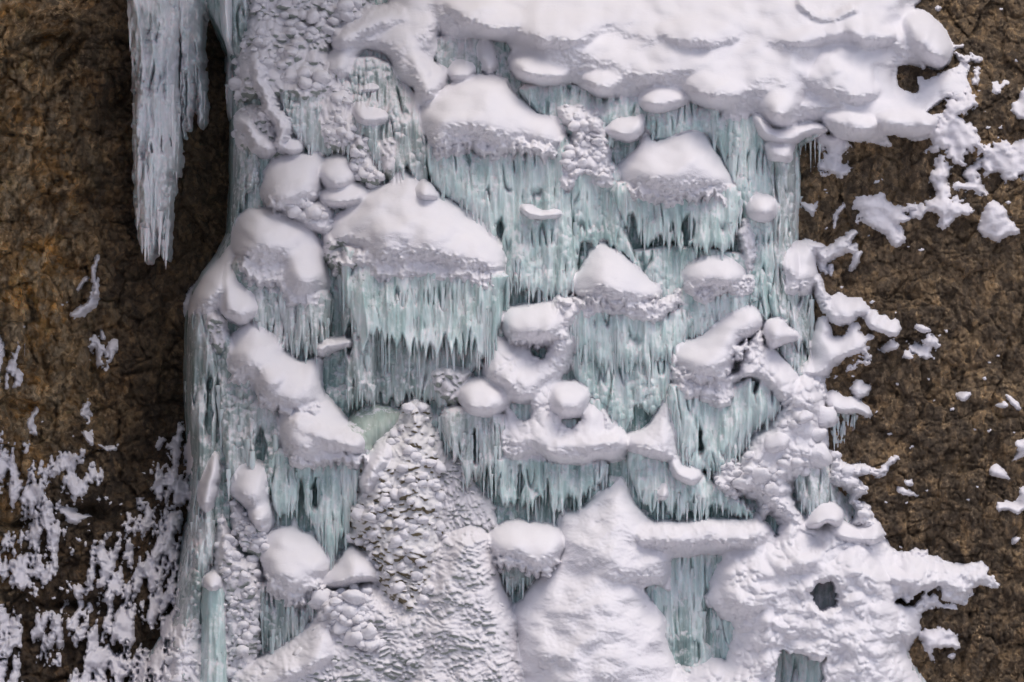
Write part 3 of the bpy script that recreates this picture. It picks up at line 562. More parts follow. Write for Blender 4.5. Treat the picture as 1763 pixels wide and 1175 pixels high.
# ---- upper left
lumpy('cauliflower snow knobs crowding the top left corner of the fall', 34, 34, [(432, -60), (640, -60), (625, 10), (612, 35), (575, 60), (560, 100), (590, 140), (596, 180), (560, 170), (520, 175), (490, 165), (465, 180), (440, 165), (412, 170), (398, 175), (400, 110), (410, 70), (425, 30)], lump=14, lsz=24, lst=0.9, jag=6, nk=(100, 8, 15, 0.44))
lumpy('frosty snow patch under the diagonal snow arm', 26, 20, [(400, 190), (450, 180), (470, 220), (480, 260), (455, 270), (430, 260), (402, 250)], lump=8, lsz=18, nk=(18, 6, 11, 0.6))
mound('knotted diagonal snow arm climbing to the top left knobs', 0.1, 10, ell(440, 150, 3, 3), [('C', 24, [(437, 105, 15), (443, 130, 13), (452, 158, 14), (463, 180, 13), (477, 203, 15), (488, 222, 12), (480, 245, 14)], 34)], jag=6, wr=4)
mound('curled snow arm poking out at the left edge of the fall', 0.1, 10, ell(425, 215, 3, 3), [('C', 30, [(404, 204, 16), (422, 212, 15), (434, 228, 14), (441, 244, 20), (456, 254, 16)], 32)], jag=3, wr=3)
lumpy('frosty ribs of snow left of the tiny oval mound', 26, 20, [(555, 165), (600, 150), (605, 200), (612, 240), (590, 260), (560, 255), (545, 210)], lump=9, lsz=16, lst=1.6, nk=(26, 5, 9, 0.6))
mound('dome of snow below the curled arm at upper left', 58, 48, [(453, 292), (470, 272), (500, 264), (530, 262), (554, 262), (552, 300), (546, 340), (520, 355), (490, 362), (460, 350), (446, 330), (452, 305)], [('P', 30, 16, ell(500, 250, 22, 16), 16)], skirt=0.3)
mound('double snow bulb between the left dome and the largest mound', 50, 30, ell(580, 296, 34, 33), [('P', 52, 26, ell(590, 336, 44, 24, -8), 8)])
lumpy('ragged snow fin rising above the double snow bulb', 34, 20, [(612, 230), (632, 235), (640, 270), (660, 300), (650, 320), (620, 315), (598, 280), (600, 250)], lump=10, lsz=16, nk=(16, 6, 11, 0.6))
mound('tiny oval snow mound hanging on grey ice at upper left', 40, 26, [(605, 178), (620, 170), (640, 180), (662, 188), (665, 205), (645, 215), (620, 213), (606, 200)])
mound('thin snow sliver above the tiny oval mound', 24, 10, [(614, 148), (632, 137), (652, 142), (648, 152), (620, 156)])
lumpy('ribbed snow tongue above the spike of the largest mound', 30, 16, [(655, 240), (672, 232), (684, 240), (680, 280), (672, 305), (658, 300), (652, 270)], lump=10, lsz=13)
lumpy('crumpled little snow lumps wedged above the two lobed shoulder', 40, 20, [(476, 352), (520, 345), (560, 350), (572, 372), (562, 402), (535, 395), (500, 375)], material='snow', lump=7, lsz=16, nk=(10, 9, 16, 0.6))
mound('two lobed snow shoulder on the left of the fall', 62, 44, [(394, 397), (405, 375), (425, 360), (460, 358), (490, 370), (530, 390), (552, 420), (560, 460), (564, 498), (535, 516), (503, 517), (484, 502), (480, 462), (450, 470), (420, 450), (398, 430)], [('P', 26, 34, ell(466, 404, 66, 42, 20), 46), ('P', 26, 34, ell(522, 470, 40, 44), 50)], wr=4, skirt=0.6)
mound('largest snow mound with a pointed fin and long sloping top', 96, 84, [(680, 262), (692, 285), (712, 305), (740, 325), (790, 352), (830, 380), (860, 412), (873, 445), (864, 480), (835, 487), (800, 475), (760, 470), (720, 465), (690, 468), (665, 470), (645, 475), (630, 455), (610, 432), (585, 425), (565, 440), (553, 405), (560, 385), (590, 360), (612, 335), (640, 322), (665, 315), (678, 298)], wr=6.5, skirt=0.5)
mound('small bulge on the upper slope of the largest mound', 52, 18, [(714, 322), (728, 310), (745, 318), (757, 335), (750, 345), (722, 342)], lift=18)
lumpy('rough underside of snow left below the largest mound', 44, 22, [(560, 400), (610, 425), (640, 460), (650, 480), (630, 500), (600, 480), (575, 470), (556, 440)], lump=14, lsz=18)
mound('smooth snow slope forming the far left shoulder of the fall', 56, 46, [(394, 422), (404, 440), (396, 462), (405, 490), (402, 510), (385, 520), (375, 540), (350, 545), (330, 545), (311, 550), (309, 520), (320, 490), (345, 465), (375, 445)], wr=6)
mound('twisting snow rib beside the far left shoulder', 56, 28, [(388, 455), (402, 472), (412, 486), (432, 500), (442, 520), (440, 545), (420, 560), (395, 552), (380, 540), (378, 500)], lift=12, wr=5)

# ---- lower left ridge
mound('upper hump of the diagonal snow ridge at left', 58, 38, [(390, 592), (412, 566), (440, 552), (458, 566), (482, 580), (492, 602), (500, 625), (485, 645), (470, 665), (450, 662), (430, 650), (410, 650), (386, 625)], wr=5, skirt=0.6)
mound('middle hump of the diagonal snow ridge at left', 66, 42, [(438, 622), (465, 604), (500, 610), (515, 622), (548, 618), (552, 645), (556, 672), (562, 695), (530, 705), (500, 708), (475, 700), (450, 690), (432, 660)], [('P', 24, 30, ell(470, 645, 34, 34), 56)], lift=6, skirt=0.6)
mound('lowest hump of the diagonal snow ridge beside the misty green pool', 74, 46, [(486, 700), (520, 680), (556, 680), (580, 700), (600, 725), (630, 740), (642, 758), (636, 780), (612, 792), (590, 782), (560, 792), (530, 802), (508, 797), (488, 772), (478, 740)], [('C', 22, [(520, 730, 34), (570, 755, 30), (612, 763, 22)], 60)], lift=6, skirt=0.6)
mound('small white snow stub on the ice pillar left of centre', 0.1, 10, ell(560, 600, 3, 3), [('C', 40, [(555, 601, 14), (575, 592, 12), (600, 590, 9)], 26)])
mound('fat finger of snow standing below the left ridge', 60, 36, [(395, 830), (408, 804), (432, 793), (455, 797), (464, 820), (466, 860), (472, 900), (455, 922), (435, 908), (430, 880), (412, 862), (396, 850)], [('P', 26, 22, ell(450, 880, 22, 24), 44)], wr=5)
mound('lone round snow mound with a tiny peak at lower left', 82, 62, [(509, 890), (515, 911), (540, 922), (562, 940), (579, 965), (571, 985), (550, 1003), (535, 1012), (520, 1028), (505, 1036), (488, 1026), (470, 1005), (455, 980), (446, 945), (455, 925), (480, 908), (502, 905)], skirt=0.6)
mound('pointed slip of snow on the left edge ice wall', 50, 20, [(370, 780), (381, 800), (376, 840), (362, 880), (345, 875), (339, 842), (350, 815)], lift=14)
mound('snow ball crowning the smooth pale ice pillar at bottom left', 30, 14, ell(371, 1000, 15, 15), lift=52)
lumpy('crumbly snow between the far left shoulder and the ridge', 40, 20, [(345, 545), (378, 535), (392, 560), (390, 600), (378, 610), (360, 590)], lump=12, lsz=15)
lumpy('column of crumbly snow between the two lower left ice pillars', 46, 30, [(385, 885), (402, 925), (425, 955), (448, 965), (455, 1010), (452, 1100), (440, 1140), (400, 1240), (392, 1150), (385, 1060), (385, 1020), (372, 960), (376, 920)], lump=10, lsz=18, lst=1.2, nk=(70, 6, 12, 0.55))
lumpy('crumbly snow trailing below the fat snow finger', 34, 18, [(405, 860), (440, 900), (465, 925), (452, 960), (430, 950), (408, 920), (400, 890)], lump=8, lsz=14, nk=(24, 6, 10, 0.6))
lumpy('clotted snow on the bottom left edge of the waterfall', 44, 24, [(310, 1080), (345, 1060), (352, 1100), (350, 1240), (285, 1240), (298, 1120)], lump=8, lsz=14, nk=(34, 5, 10, 0.6))

# ---- centre
snow('spray_mist', 'pale green haze, shown as a smooth solid hump of spray mist left of the cauliflower cone tip', 'water spray', None, [('P', 34, 40, [(600, 725), (620, 705), (655, 700), (690, 705), (690, 735), (665, 755), (640, 775), (615, 790), (600, 760)])], material='mist', wr=1)  # solid lump made up to stand for drifting water spray
mound('cone shaped snow mound with a thin peak at centre right', 84, 66, [(1037, 396), (1044, 420), (1065, 430), (1090, 450), (1115, 478), (1140, 487), (1150, 485), (1147, 505), (1138, 518), (1110, 530), (1085, 533), (1060, 526), (1030, 520), (1000, 515), (981, 500), (985, 480), (1005, 455), (1020, 430), (1031, 418)], wr=6, skirt=0.6)
lumpy('ragged snow skirt under the cone shaped mound', 54, 14, [(985, 505), (1060, 520), (1140, 512), (1172, 498), (1175, 520), (1150, 545), (1115, 562), (1085, 552), (1040, 545), (1005, 545)], material='snow', lump=8, lsz=13, jag=8)
mound('oval snow mound right of the cone shaped one', 74, 46, [(1177, 468), (1190, 450), (1215, 440), (1250, 440), (1275, 455), (1286, 472), (1278, 492), (1250, 497), (1222, 498), (1195, 497), (1180, 487)], skirt=0.3)
lumpy('ragged snow skirt under the oval mound', 50, 14, [(1180, 480), (1250, 490), (1290, 470), (1302, 485), (1290, 512), (1250, 510), (1210, 525), (1182, 510)], material='snow', lump=8, lsz=13, jag=7)
mound('tilted wedge of snow with a curled upper right end', 88, 60, [(1141, 606), (1155, 595), (1185, 586), (1210, 575), (1240, 550), (1270, 530), (1292, 524), (1309, 538), (1313, 560), (1300, 577), (1272, 592), (1267, 620), (1257, 642), (1235, 656), (1200, 656), (1183, 648), (1165, 640), (1155, 625)], wr=5, skirt=0.6)
lumpy('ragged snow skirt under the tilted wedge', 58, 20, [(1160, 635), (1260, 640), (1280, 600), (1312, 570), (1318, 620), (1300, 650), (1270, 660), (1265, 690), (1235, 708), (1205, 690), (1175, 690)], material='snow', lump=9, lsz=16, jag=7)
lumpy('snow flecked ledge above the oval mound by the tall curtain', 40, 14, [(1262, 395), (1285, 375), (1300, 400), (1305, 440), (1290, 470), (1278, 440), (1270, 410)], material='snow', lump=9, lsz=14, jag=7)
mound('snow stub with a hooked tip between the wedge and the clear icicles', 60, 28, [(1316, 560), (1333, 547), (1352, 544), (1356, 560), (1378, 570), (1376, 586), (1355, 592), (1330, 602), (1318, 588)], lift=10)
mound('snow slope below the hooked stub leading to the right column', 56, 34, [(1298, 590), (1325, 597), (1352, 622), (1375, 648), (1372, 680), (1350, 700), (1330, 682), (1312, 660), (1296, 655), (1285, 625)], wr=6, lump=5, lsz=20)
mound('draped snow linking the round pillows at centre', 46, 40, [(838, 610), (862, 575), (900, 585), (985, 556), (990, 620), (966, 655), (1018, 690), (1060, 725), (1084, 765), (1060, 792), (1000, 800), (940, 795), (880, 790), (858, 745), (868, 715), (850, 690), (835, 650)], wr=6, lump=5, lsz=22, jag=6, holes=[[(912, 598), (946, 597), (940, 614), (920, 613)], [(880, 690), (912, 690), (914, 716), (900, 724), (884, 712)], [(968, 724), (994, 722), (988, 736), (972, 734)]])
mound('rounded snow mound over the small dark window at centre', 76, 42, [(862, 560), (868, 532), (895, 525), (925, 522), (950, 517), (968, 530), (976, 555), (965, 580), (945, 592), (905, 592), (876, 583)], skirt=0.2)
lumpy('wrinkled snow flank right of the mound over the dark window', 56, 20, [(950, 515), (985, 512), (1000, 540), (985, 570), (986, 600), (965, 615), (945, 610), (945, 585)], material='snow', lump=9, lsz=15)
mound('snow slope around the small dark window at centre', 66, 34, [(832, 640), (840, 592), (858, 572), (880, 590), (907, 598), (918, 617), (940, 620), (962, 616), (966, 636), (955, 652), (935, 662), (930, 682), (905, 698), (880, 692), (868, 675), (842, 660)], wr=5, lump=4, lsz=22)
mound('round snow pillow at centre above the sharp icicles', 84, 46, [(782, 676), (798, 656), (820, 649), (850, 655), (870, 668), (878, 690), (870, 706), (850, 718), (815, 716), (795, 706)], wr=3)
lumpy('icy snow left of the round pillow at centre', 44, 20, [(742, 640), (775, 628), (810, 640), (800, 665), (785, 700), (762, 690), (745, 665)], lump=10, lsz=18)
mound('snow ball right of the round pillow at centre', 76, 34, [(942, 680), (950, 662), (980, 656), (1005, 660), (1016, 680), (1008, 706), (990, 720), (965, 719), (946, 702)], lift=6)
mound('sagging snow hammock below the twin snow balls', 66, 34, [(866, 722), (878, 708), (890, 724), (905, 730), (925, 720), (932, 690), (945, 705), (965, 737), (985, 742), (1000, 728), (1003, 708), (1018, 695), (1034, 705), (1042, 735), (1060, 735), (1078, 745), (1082, 770), (1060, 790), (1035, 792), (1000, 800), (970, 801), (950, 795), (930, 781), (915, 770), (890, 772), (872, 752)], [('C', 18, [(960, 765, 24), (1010, 765, 24), (1060, 760, 18)], 52)], wr=4)
lumpy('ruffled snow clump under the left end of the hammock', 54, 20, [(862, 735), (895, 750), (912, 775), (900, 790), (870, 790), (855, 775)], material='snow', lump=8, lsz=16, jag=6)
lumpy('snowy fin between the hammock and the sharp white peak', 46, 16, [(1035, 700), (1048, 715), (1056, 735), (1048, 748), (1038, 745)], material='snow', lump=8, lsz=14)
mound('sharp white peak of snow right of the hammock', 66, 36, [(1148, 655), (1152, 690), (1160, 727), (1170, 735), (1166, 760), (1176, 795), (1150, 795), (1120, 788), (1095, 782), (1073, 770), (1080, 750), (1105, 740), (1125, 720), (1140, 690)], wr=6, lump=3, lsz=18)
mound('small snow scoop below the sharp white peak', 60, 22, [(1148, 788), (1165, 783), (1176, 800), (1195, 802), (1209, 815), (1200, 829), (1180, 834), (1158, 820)], lift=8)
mound('small knob of snow left of the snow scoop', 50, 14, [(1126, 850), (1132, 838), (1145, 826), (1150, 845), (1146, 858), (1134, 862)])

# ---- bottom centre
lumpy('tall cone of brownish cauliflower ice buried in snow knobs', 76, 70, [(715, 684), (735, 700), (745, 730), (755, 790), (762, 860), (762, 900), (765, 950), (760, 1040), (720, 1080), (670, 1060), (640, 1000), (622, 945), (602, 930), (600, 890), (598, 870), (615, 850), (620, 810), (635, 780), (660, 750), (685, 730), (692, 700)], material='snow_moss', lump=10, lsz=18, lst=0.85, jag=5, nk=(100, 7, 12, 0.52))
mound('smooth snow cheek on the left flank of the cauliflower cone', 72, 34, [(622, 815), (640, 775), (668, 755), (680, 775), (672, 800), (655, 825), (640, 850), (622, 845)], lift=8, wr=5, lump=5, lsz=20)
lumpy('knobbly lower slope of snow covered ice left of the great pale body', 84, 60, [(440, 1130), (480, 1112), (520, 1082), (545, 1042), (560, 1015), (600, 1006), (645, 1000), (690, 1035), (715, 1010), (735, 985), (748, 950), (762, 925), (790, 915), (842, 920), (850, 960), (862, 1000), (882, 1050), (890, 1100), (887, 1140), (897, 1240), (370, 1240), (400, 1160)], lump=8, lsz=15, lst=0.62, jag=5, nk=(100, 5, 9, 0.9))
lumpy('soft frosted hump with a smooth right edge beside the great pale body', 100, 60, [(790, 908), (842, 916), (853, 960), (863, 1000), (883, 1050), (891, 1100), (895, 1240), (700, 1240), (712, 1120), (735, 1020), (760, 950)], lump=7, lsz=15, lst=0.6, lift=4)
lumpy('row of fat snow knobs under the pale fan of snow', 96, 30, [(560, 1020), (600, 1010), (640, 1012), (632, 1040), (650, 1070), (665, 1100), (640, 1120), (600, 1100), (570, 1070), (550, 1050)], material='snow', lump=8, lsz=28, jag=5, nk=(30, 11, 19, 0.55))
mound('pale fan of snow right of the lone round mound', 76, 36, [(605, 935), (625, 945), (645, 960), (657, 1002), (635, 1000), (610, 1006), (590, 1012), (562, 1012), (552, 1000), (575, 975), (590, 955)], lift=8, wr=5)
mound('smooth snow bank sweeping down to the bottom left corner of the fall', 92, 50, [(555, 1040), (575, 1060), (590, 1110), (560, 1150), (500, 1175), (440, 1200), (420, 1175), (450, 1135), (490, 1108), (525, 1080)], wr=5, lump=4, lsz=20)
BIGP = [(1070, 820), (1080, 845), (1095, 870), (1120, 893), (1150, 902), (1190, 900), (1220, 897), (1250, 898), (1290, 889), (1312, 893), (1318, 930), (1300, 951), (1260, 951), (1220, 952), (1190, 956), (1160, 958), (1152, 975), (1153, 1010), (1142, 1012), (1130, 1005), (1108, 1010), (1118, 1030), (1140, 1060), (1142, 1085), (1148, 1110), (1160, 1143), (1180, 1240), (880, 1240), (897, 1175), (886, 1130), (892, 1090), (878, 1050), (895, 1035), (915, 1002), (940, 975), (965, 948), (960, 905), (968, 876), (980, 882), (1010, 865), (1030, 848), (1052, 838)]
snow('snow_mound', 'great pale snow body with a peaked head and one long arm, bottom centre', 'snow mound', GM, [('P', 130, 80, BIGP), ('C', 20, [(1110, 925, 30), (1200, 924, 30), (1295, 918, 27)], 70)], wr=6, wf=0.4, und=0.12)
mound('rounded snow shoulder left of the great pale body', 90, 42, [(840, 925), (860, 903), (885, 893), (920, 900), (955, 905), (974, 930), (965, 955), (940, 985), (918, 976), (890, 966), (865, 960), (846, 955)], wr=5, skirt=0.5)

# ---- bottom right
RP = [(1240, 950), (1235, 980), (1222, 1000), (1215, 1022), (1222, 1045), (1250, 1060), (1262, 1078), (1256, 1102), (1242, 1130), (1215, 1156), (1190, 1157), (1160, 1145), (1150, 1240), (1562, 1240), (1558, 1130), (1562, 1112), (1580, 1090), (1580, 1060), (1592, 1048), (1610, 1040), (1640, 1048), (1643, 1042), (1622, 1036), (1610, 1025), (1600, 1030), (1592, 1020), (1610, 1008), (1625, 1028), (1648, 1038), (1668, 1025), (1670, 1008), (1690, 1002), (1706, 1010), (1713, 1000), (1697, 985), (1692, 967), (1672, 964), (1642, 973), (1620, 962), (1590, 952), (1570, 950), (1540, 940), (1520, 918), (1505, 898), (1480, 903), (1440, 893), (1392, 902), (1372, 880), (1345, 895), (1330, 925), (1315, 895), (1290, 892), (1262, 930)]
snow('snow_field', 'sprawling snow apron at bottom right, pierced by dark windows and reaching onto the rock', 'snow apron', None, [('P', 95, 46, RP), ('P', 22, 34, ell(1290, 1000, 60, 70), 90), ('P', 22, 34, ell(1360, 1060, 80, 46, 10), 90), ('P', 24, 30, ell(1360, 960, 56, 34), 90), ('P', 22, 34, ell(1520, 985, 90, 24, 12), 90), ('P', 24, 40, ell(1240, 1190, 70, 60), 90), ('P', 22, 40, ell(1480, 1110, 60, 60), 90)],
  wf=0.35, holes=[[(1392, 1015), (1408, 1000), (1432, 996), (1435, 1018), (1428, 1038), (1410, 1044), (1396, 1035)], [(1335, 1125), (1350, 1116), (1370, 1118), (1398, 1130), (1414, 1128), (1408, 1150), (1400, 1240), (1325, 1240)], [(1538, 1036), (1550, 1030), (1564, 1034), (1580, 1016), (1586, 1020), (1578, 1036), (1556, 1040)]], wr=5, lump=7, lsz=24, jag=7, und=0.2)
mound('hooked roll of snow above the apron at bottom right', 70, 24, [(1383, 905), (1392, 885), (1412, 868), (1432, 867), (1448, 878), (1447, 900), (1435, 908), (1420, 900), (1405, 908)], lift=20)
mound('snow roll linking the right column to the apron', 60, 22, [(1425, 905), (1450, 900), (1480, 905), (1505, 895), (1520, 920), (1500, 938), (1465, 935), (1435, 925)], lift=16, skirt=0)
lumpy('massive lumpy snow column on the right of the fall', 66, 44, [(1238, 832), (1262, 800), (1285, 765), (1310, 738), (1335, 722), (1345, 700), (1352, 675), (1372, 650), (1400, 645), (1418, 655), (1424, 690), (1418, 722), (1427, 760), (1422, 795), (1388, 812), (1368, 828), (1355, 845), (1372, 870), (1378, 900), (1345, 900), (1325, 885), (1310, 890), (1300, 862), (1270, 850)], [('P', 24, 30, ell(1386, 680, 34, 30), 50), ('P', 24, 30, ell(1385, 765, 38, 30), 48), ('P', 24, 24, ell(1333, 835, 30, 24), 44)], material='snow', lump=8, lsz=26, jag=7, nk=(26, 10, 24, 0.8))
lumpy('crinkled snow clump left of the massive column', 56, 26, [(1228, 822), (1235, 805), (1255, 790), (1275, 800), (1270, 830), (1278, 850), (1262, 860), (1240, 852)], material='snow', lump=9, lsz=16, jag=6, nk=(14, 6, 12, 0.6))
lumpy('string of snow lumps forming the outer branch of the right column', 48, 20, [(1424, 770), (1440, 790), (1465, 797), (1492, 800), (1490, 815), (1472, 822), (1486, 838), (1488, 850), (1478, 862), (1495, 875), (1506, 902), (1480, 905), (1466, 898), (1474, 880), (1462, 866), (1466, 848), (1440, 836), (1422, 828), (1432, 800)], material='snow', lump=7, lsz=20, jag=6, lift=6, nk=(20, 6, 12, 0.7))
mound('wrinkled mushroom of snow above the clear icicles by the right rock', 70, 36, [(1346, 446), (1352, 425), (1370, 414), (1400, 412), (1411, 422), (1408, 440), (1412, 470), (1406, 490), (1400, 506), (1385, 511), (1360, 513), (1344, 500), (1350, 475), (1342, 465)], wr=8)
GB = 'snow on the right hand rock'
def bran(label, blobs, **k):
    k.setdefault('jag', 6); k.setdefault('wr', 3)
    return snow('snow_branch', label, 'snow clump', GB, blobs, **k)
bran('snow arm reaching right from the wrinkled mushroom', [('C', 30, [(1400, 426, 13), (1425, 438, 13), (1448, 432, 11), (1458, 418, 9), (1468, 402, 8)], 10), ('C', 14, [(1452, 425, 8), (1478, 428, 6)], 12)], conform=True)
bran('slanted snow finger below the tip of the reaching snow arm', [('C', 14, [(1480, 440, 6), (1475, 458, 7)])], conform=True)
bran('drips of snow under the reaching snow arm', [('C', 14, [(1418, 452, 7), (1422, 470, 5)]), ('C', 10, [(1432, 462, 4), (1434, 474, 3)])], conform=True)
bran('snow link dropping from the wrinkled mushroom', [('C', 24, [(1410, 480, 9), (1418, 505, 10), (1428, 530, 10)], 14)], conform=True)
bran('upper pillow of the ring shaped snow clump', [('P', 44, 26, [(1422, 530), (1435, 508), (1470, 511), (1495, 525), (1500, 540), (1482, 547), (1465, 560), (1440, 556), (1424, 546)], 10)])
bran('lower ring shaped snow clump on the rock edge', [('P', 40, 22, [(1396, 590), (1402, 562), (1420, 546), (1434, 560), (1434, 578), (1450, 583), (1462, 572), (1468, 556), (1482, 560), (1486, 576), (1508, 578), (1495, 592), (1490, 605), (1465, 615), (1445, 622), (1430, 645), (1405, 655), (1385, 640), (1395, 615)], 10)], wr=5)
bran('flat slab of snow right of the ring shaped clump', [('P', 30, 16, [(1492, 545), (1505, 536), (1530, 547), (1551, 558), (1548, 570), (1538, 582), (1520, 572), (1500, 562)], 8)], conform=True)
bran('snow cap with its own icicles beside the right column', [('P', 40, 20, [(1421, 690), (1435, 674), (1460, 682), (1480, 685), (1496, 700), (1504, 716), (1490, 722), (1470, 711), (1445, 711), (1428, 709)], 12)])
bran('round snow button above the cap with icicles', [('P', 26, 14, ell(1484, 670, 15, 14), 6)])

# ---- snow on the right rock: individually placed patches
def patch(label, P, dep=11, jag=6, group=GB, **k):
    k.setdefault('wr', 1.5)
    return snow('snow_patch', label, 'snow patch', group, [('P', dep, 9, P, 4)] if not (isinstance(P, tuple) and P[0] == 'C') else [('C', dep, P[1], 4)], material='snow_rock', conform=True, jag=jag, jagx=9, jagy=8, **k)
patch('branching snow cluster under the tip of the top ledge', [(1640, 165), (1672, 158), (1684, 150), (1677, 185), (1668, 200), (1690, 222), (1690, 250), (1668, 262), (1660, 282), (1640, 275), (1637, 260), (1615, 262), (1590, 262), (1610, 250), (1608, 232), (1620, 215), (1632, 195)], 16, 14)
patch('tall leaning snow strip below the branching cluster', [(1628, 268), (1637, 285), (1635, 318), (1645, 337), (1662, 345), (1676, 365), (1650, 374), (1632, 393), (1620, 384), (1617, 370), (1600, 366), (1584, 375), (1570, 365), (1585, 350), (1602, 348), (1615, 340), (1609, 315), (1606, 298), (1615, 285)], 16, 9)
patch('smooth oval snow cap with ragged tail on the right rock', [(1469, 346), (1490, 334), (1524, 334), (1537, 346), (1560, 352), (1582, 350), (1578, 362), (1560, 366), (1572, 380), (1548, 384), (1562, 400), (1552, 426), (1535, 415), (1522, 396), (1500, 388), (1490, 374), (1478, 382), (1484, 366), (1470, 358)], 20, 9)
patch('narrow slanting snow strip left of the oval cap', [(1438, 385), (1440, 362), (1455, 350), (1460, 354), (1446, 366), (1442, 392), (1436, 392)], 9, 4)
patch('ragged snow hanging beneath the middle of the top ledge', [(1415, 228), (1440, 226), (1460, 235), (1465, 256), (1450, 265), (1456, 275), (1476, 282), (1466, 294), (1450, 306), (1435, 298), (1420, 302), (1413, 285), (1425, 270), (1420, 252)], 16, 11)
patch('large ragged snow patch at the right edge of the picture', [(1698, 252), (1725, 250), (1738, 240), (1745, 256), (1760, 240), (1810, 240), (1810, 310), (1764, 305), (1748, 309), (1735, 318), (1725, 300), (1706, 302), (1697, 280)], 18, 12)
patch('zigzag snow patch left of the large ragged one', [(1662, 300), (1666, 285), (1682, 280), (1697, 272), (1692, 295), (1700, 318), (1706, 331), (1686, 338), (1672, 326), (1650, 326), (1655, 315), (1676, 312)], 13, 8)
patch('tent shaped snow patch near the right edge', [(1705, 348), (1726, 352), (1740, 370), (1757, 402), (1740, 404), (1725, 417), (1708, 410), (1690, 396), (1696, 370)], 18, 5)
patch('snow strip cut by the right edge high up', [(1770, 148), (1757, 170), (1748, 175), (1757, 202), (1810, 206), (1810, 150)], 14, 6)
patch('forked snow scrap at the upper right', [(1716, 141), (1726, 135), (1730, 142), (1738, 133), (1745, 139), (1733, 147), (1729, 158), (1718, 159)], 9, 3)
patch('thin snow crest right of the top ledge tip', ('C', [(1648, 86, 4), (1652, 74, 5), (1670, 71, 4)]), 9)
patch('snow chain crossing the rock beside the top ledge tip', ('C', [(1658, 89, 4), (1672, 97, 6), (1686, 92, 5), (1697, 98, 4)]), 10)
patch('two beads of snow below the snow chain', ('C', [(1692, 116, 6), (1689, 126, 4), (1688, 138, 5)]), 9)
patch('snow wisp by the lower corner of the drooping swag', [(1385, 348), (1405, 350), (1412, 347), (1404, 370), (1396, 366)], 9, 4)
patch('splashed snow patch on the middle of the right rock', [(1568, 584), (1594, 586), (1606, 580), (1621, 595), (1606, 600), (1612, 616), (1600, 620), (1584, 606), (1574, 602)], 10, 11)
patch('low snow scrap left of the splashed patch', [(1514, 600), (1530, 590), (1536, 584), (1551, 595), (1546, 604), (1525, 605)], 11, 5)
patch('smaller snow splash beneath the low scrap', [(1555, 616), (1562, 604), (1570, 605), (1576, 620), (1562, 617)], 8, 6)
patch('flat snow dab above the splashed patch', [(1577, 565), (1585, 559), (1604, 567), (1590, 572)], 10, 3)
patch('egg shaped snow dab low on the middle right rock', [(1648, 677), (1672, 675), (1668, 686), (1656, 692), (1649, 686)], 12, 2)
patch('curved snow flake near the right edge at mid height', [(1732, 681), (1740, 682), (1757, 700), (1752, 706), (1742, 698)], 12, 3)
patch('small paired flake left of the curved flake', [(1716, 696), (1728, 690), (1734, 696), (1728, 702), (1720, 700)], 8, 3)
patch('snow ledge above the upper crack of the right rock', [(1704, 805), (1715, 800), (1740, 826), (1722, 823), (1706, 816)], 12, 4)
patch('snow lump at the right edge below mid height', [(1748, 762), (1765, 757), (1810, 760), (1810, 785), (1768, 785), (1746, 792), (1752, 780)], 14, 4)
patch('forked snow ledge cut by the right edge low down', [(1712, 876), (1720, 862), (1745, 860), (1752, 840), (1765, 836), (1810, 835), (1810, 884), (1765, 878), (1748, 886), (1735, 878), (1718, 880)], 16, 5)
patch('tiny snow cap on the lower right rock', [(1738, 934), (1742, 926), (1754, 926), (1746, 934), (1740, 938)], 8, 2)
patch('snow flag jutting from the apron onto the lower right rock', [(1580, 1090), (1592, 1080), (1625, 1082), (1645, 1095), (1656, 1113), (1630, 1116), (1606, 1112), (1602, 1120), (1606, 1137), (1596, 1131), (1588, 1112)], 18, 7)
patch('speck of snow below the snow flag', [(1628, 1128), (1636, 1122), (1642, 1124), (1638, 1132)], 8, 2)
patch('snow fleck bridge right of the outer branch', ('C', [(1492, 802, 5), (1505, 816, 8), (1520, 806, 7), (1538, 792, 5)]), 10, 8)
patch('snow shard under the fleck bridge', [(1545, 840), (1560, 842), (1582, 852), (1566, 853), (1548, 850)], 8, 4)
patch('snow dash on the rock right of the fleck bridge', [(1558, 827), (1572, 826), (1572, 835), (1560, 834)], 8, 3)
patch('upper snow scrap at the top of the right rock', [(1628, -2), (1634, 4), (1630, 8), (1624, 4)], 8, 2)
patch('upright snow horn on the apron edge', ('C', [(1572, 952, 5), (1576, 944, 4), (1584, 952, 5), (1594, 950, 4)]), 10, 4)
patch('trail of crumbs beneath the ring shaped clump', ('C', [(1490, 600, 5), (1496, 612, 4), (1478, 626, 4), (1462, 634, 5)]), 9, 10)

# ---- snow on the left rock
GL = 'snow on the dark left hand rock'
def lpatch(label, P, dep=12, jag=8, **k): return patch(label, P, dep * 1.5, jag, GL, **k)
lpatch('crescent of snow on the rock under the hanging column', ('C', [(161, 482, 4), (158, 500, 7), (148, 525, 9), (132, 538, 8), (118, 542, 5)]), 9, 5)
lpatch('thin vertical snow streak above the crescent', ('C', [(160, 440, 3), (156, 460, 4), (152, 480, 4)]), 7, 4)
lpatch('slanting snow dash left of the crescent', ('C', [(141, 478, 3), (127, 496, 3)]), 7, 3)
lpatch('fan of streaky snow on the boulder at the left edge', [(-40, 570), (0, 580), (18, 598), (26, 630), (22, 652), (0, 655), (-40, 660)], 10, 9, fing=14)
lpatch('dangling snow crumbs below the crescent', [(158, 600), (165, 590), (180, 590), (184, 605), (172, 622), (165, 636), (158, 625)], 8, 9, fing=26)
lpatch('small snow curl above the dangling crumbs', ('C', [(167, 572, 4), (169, 582, 4)]), 7, 4)
lpatch('ragged snow drop on the lower part of the left rock', ('C', [(143, 690, 4), (142, 710, 7), (146, 722, 7)]), 8, 8)
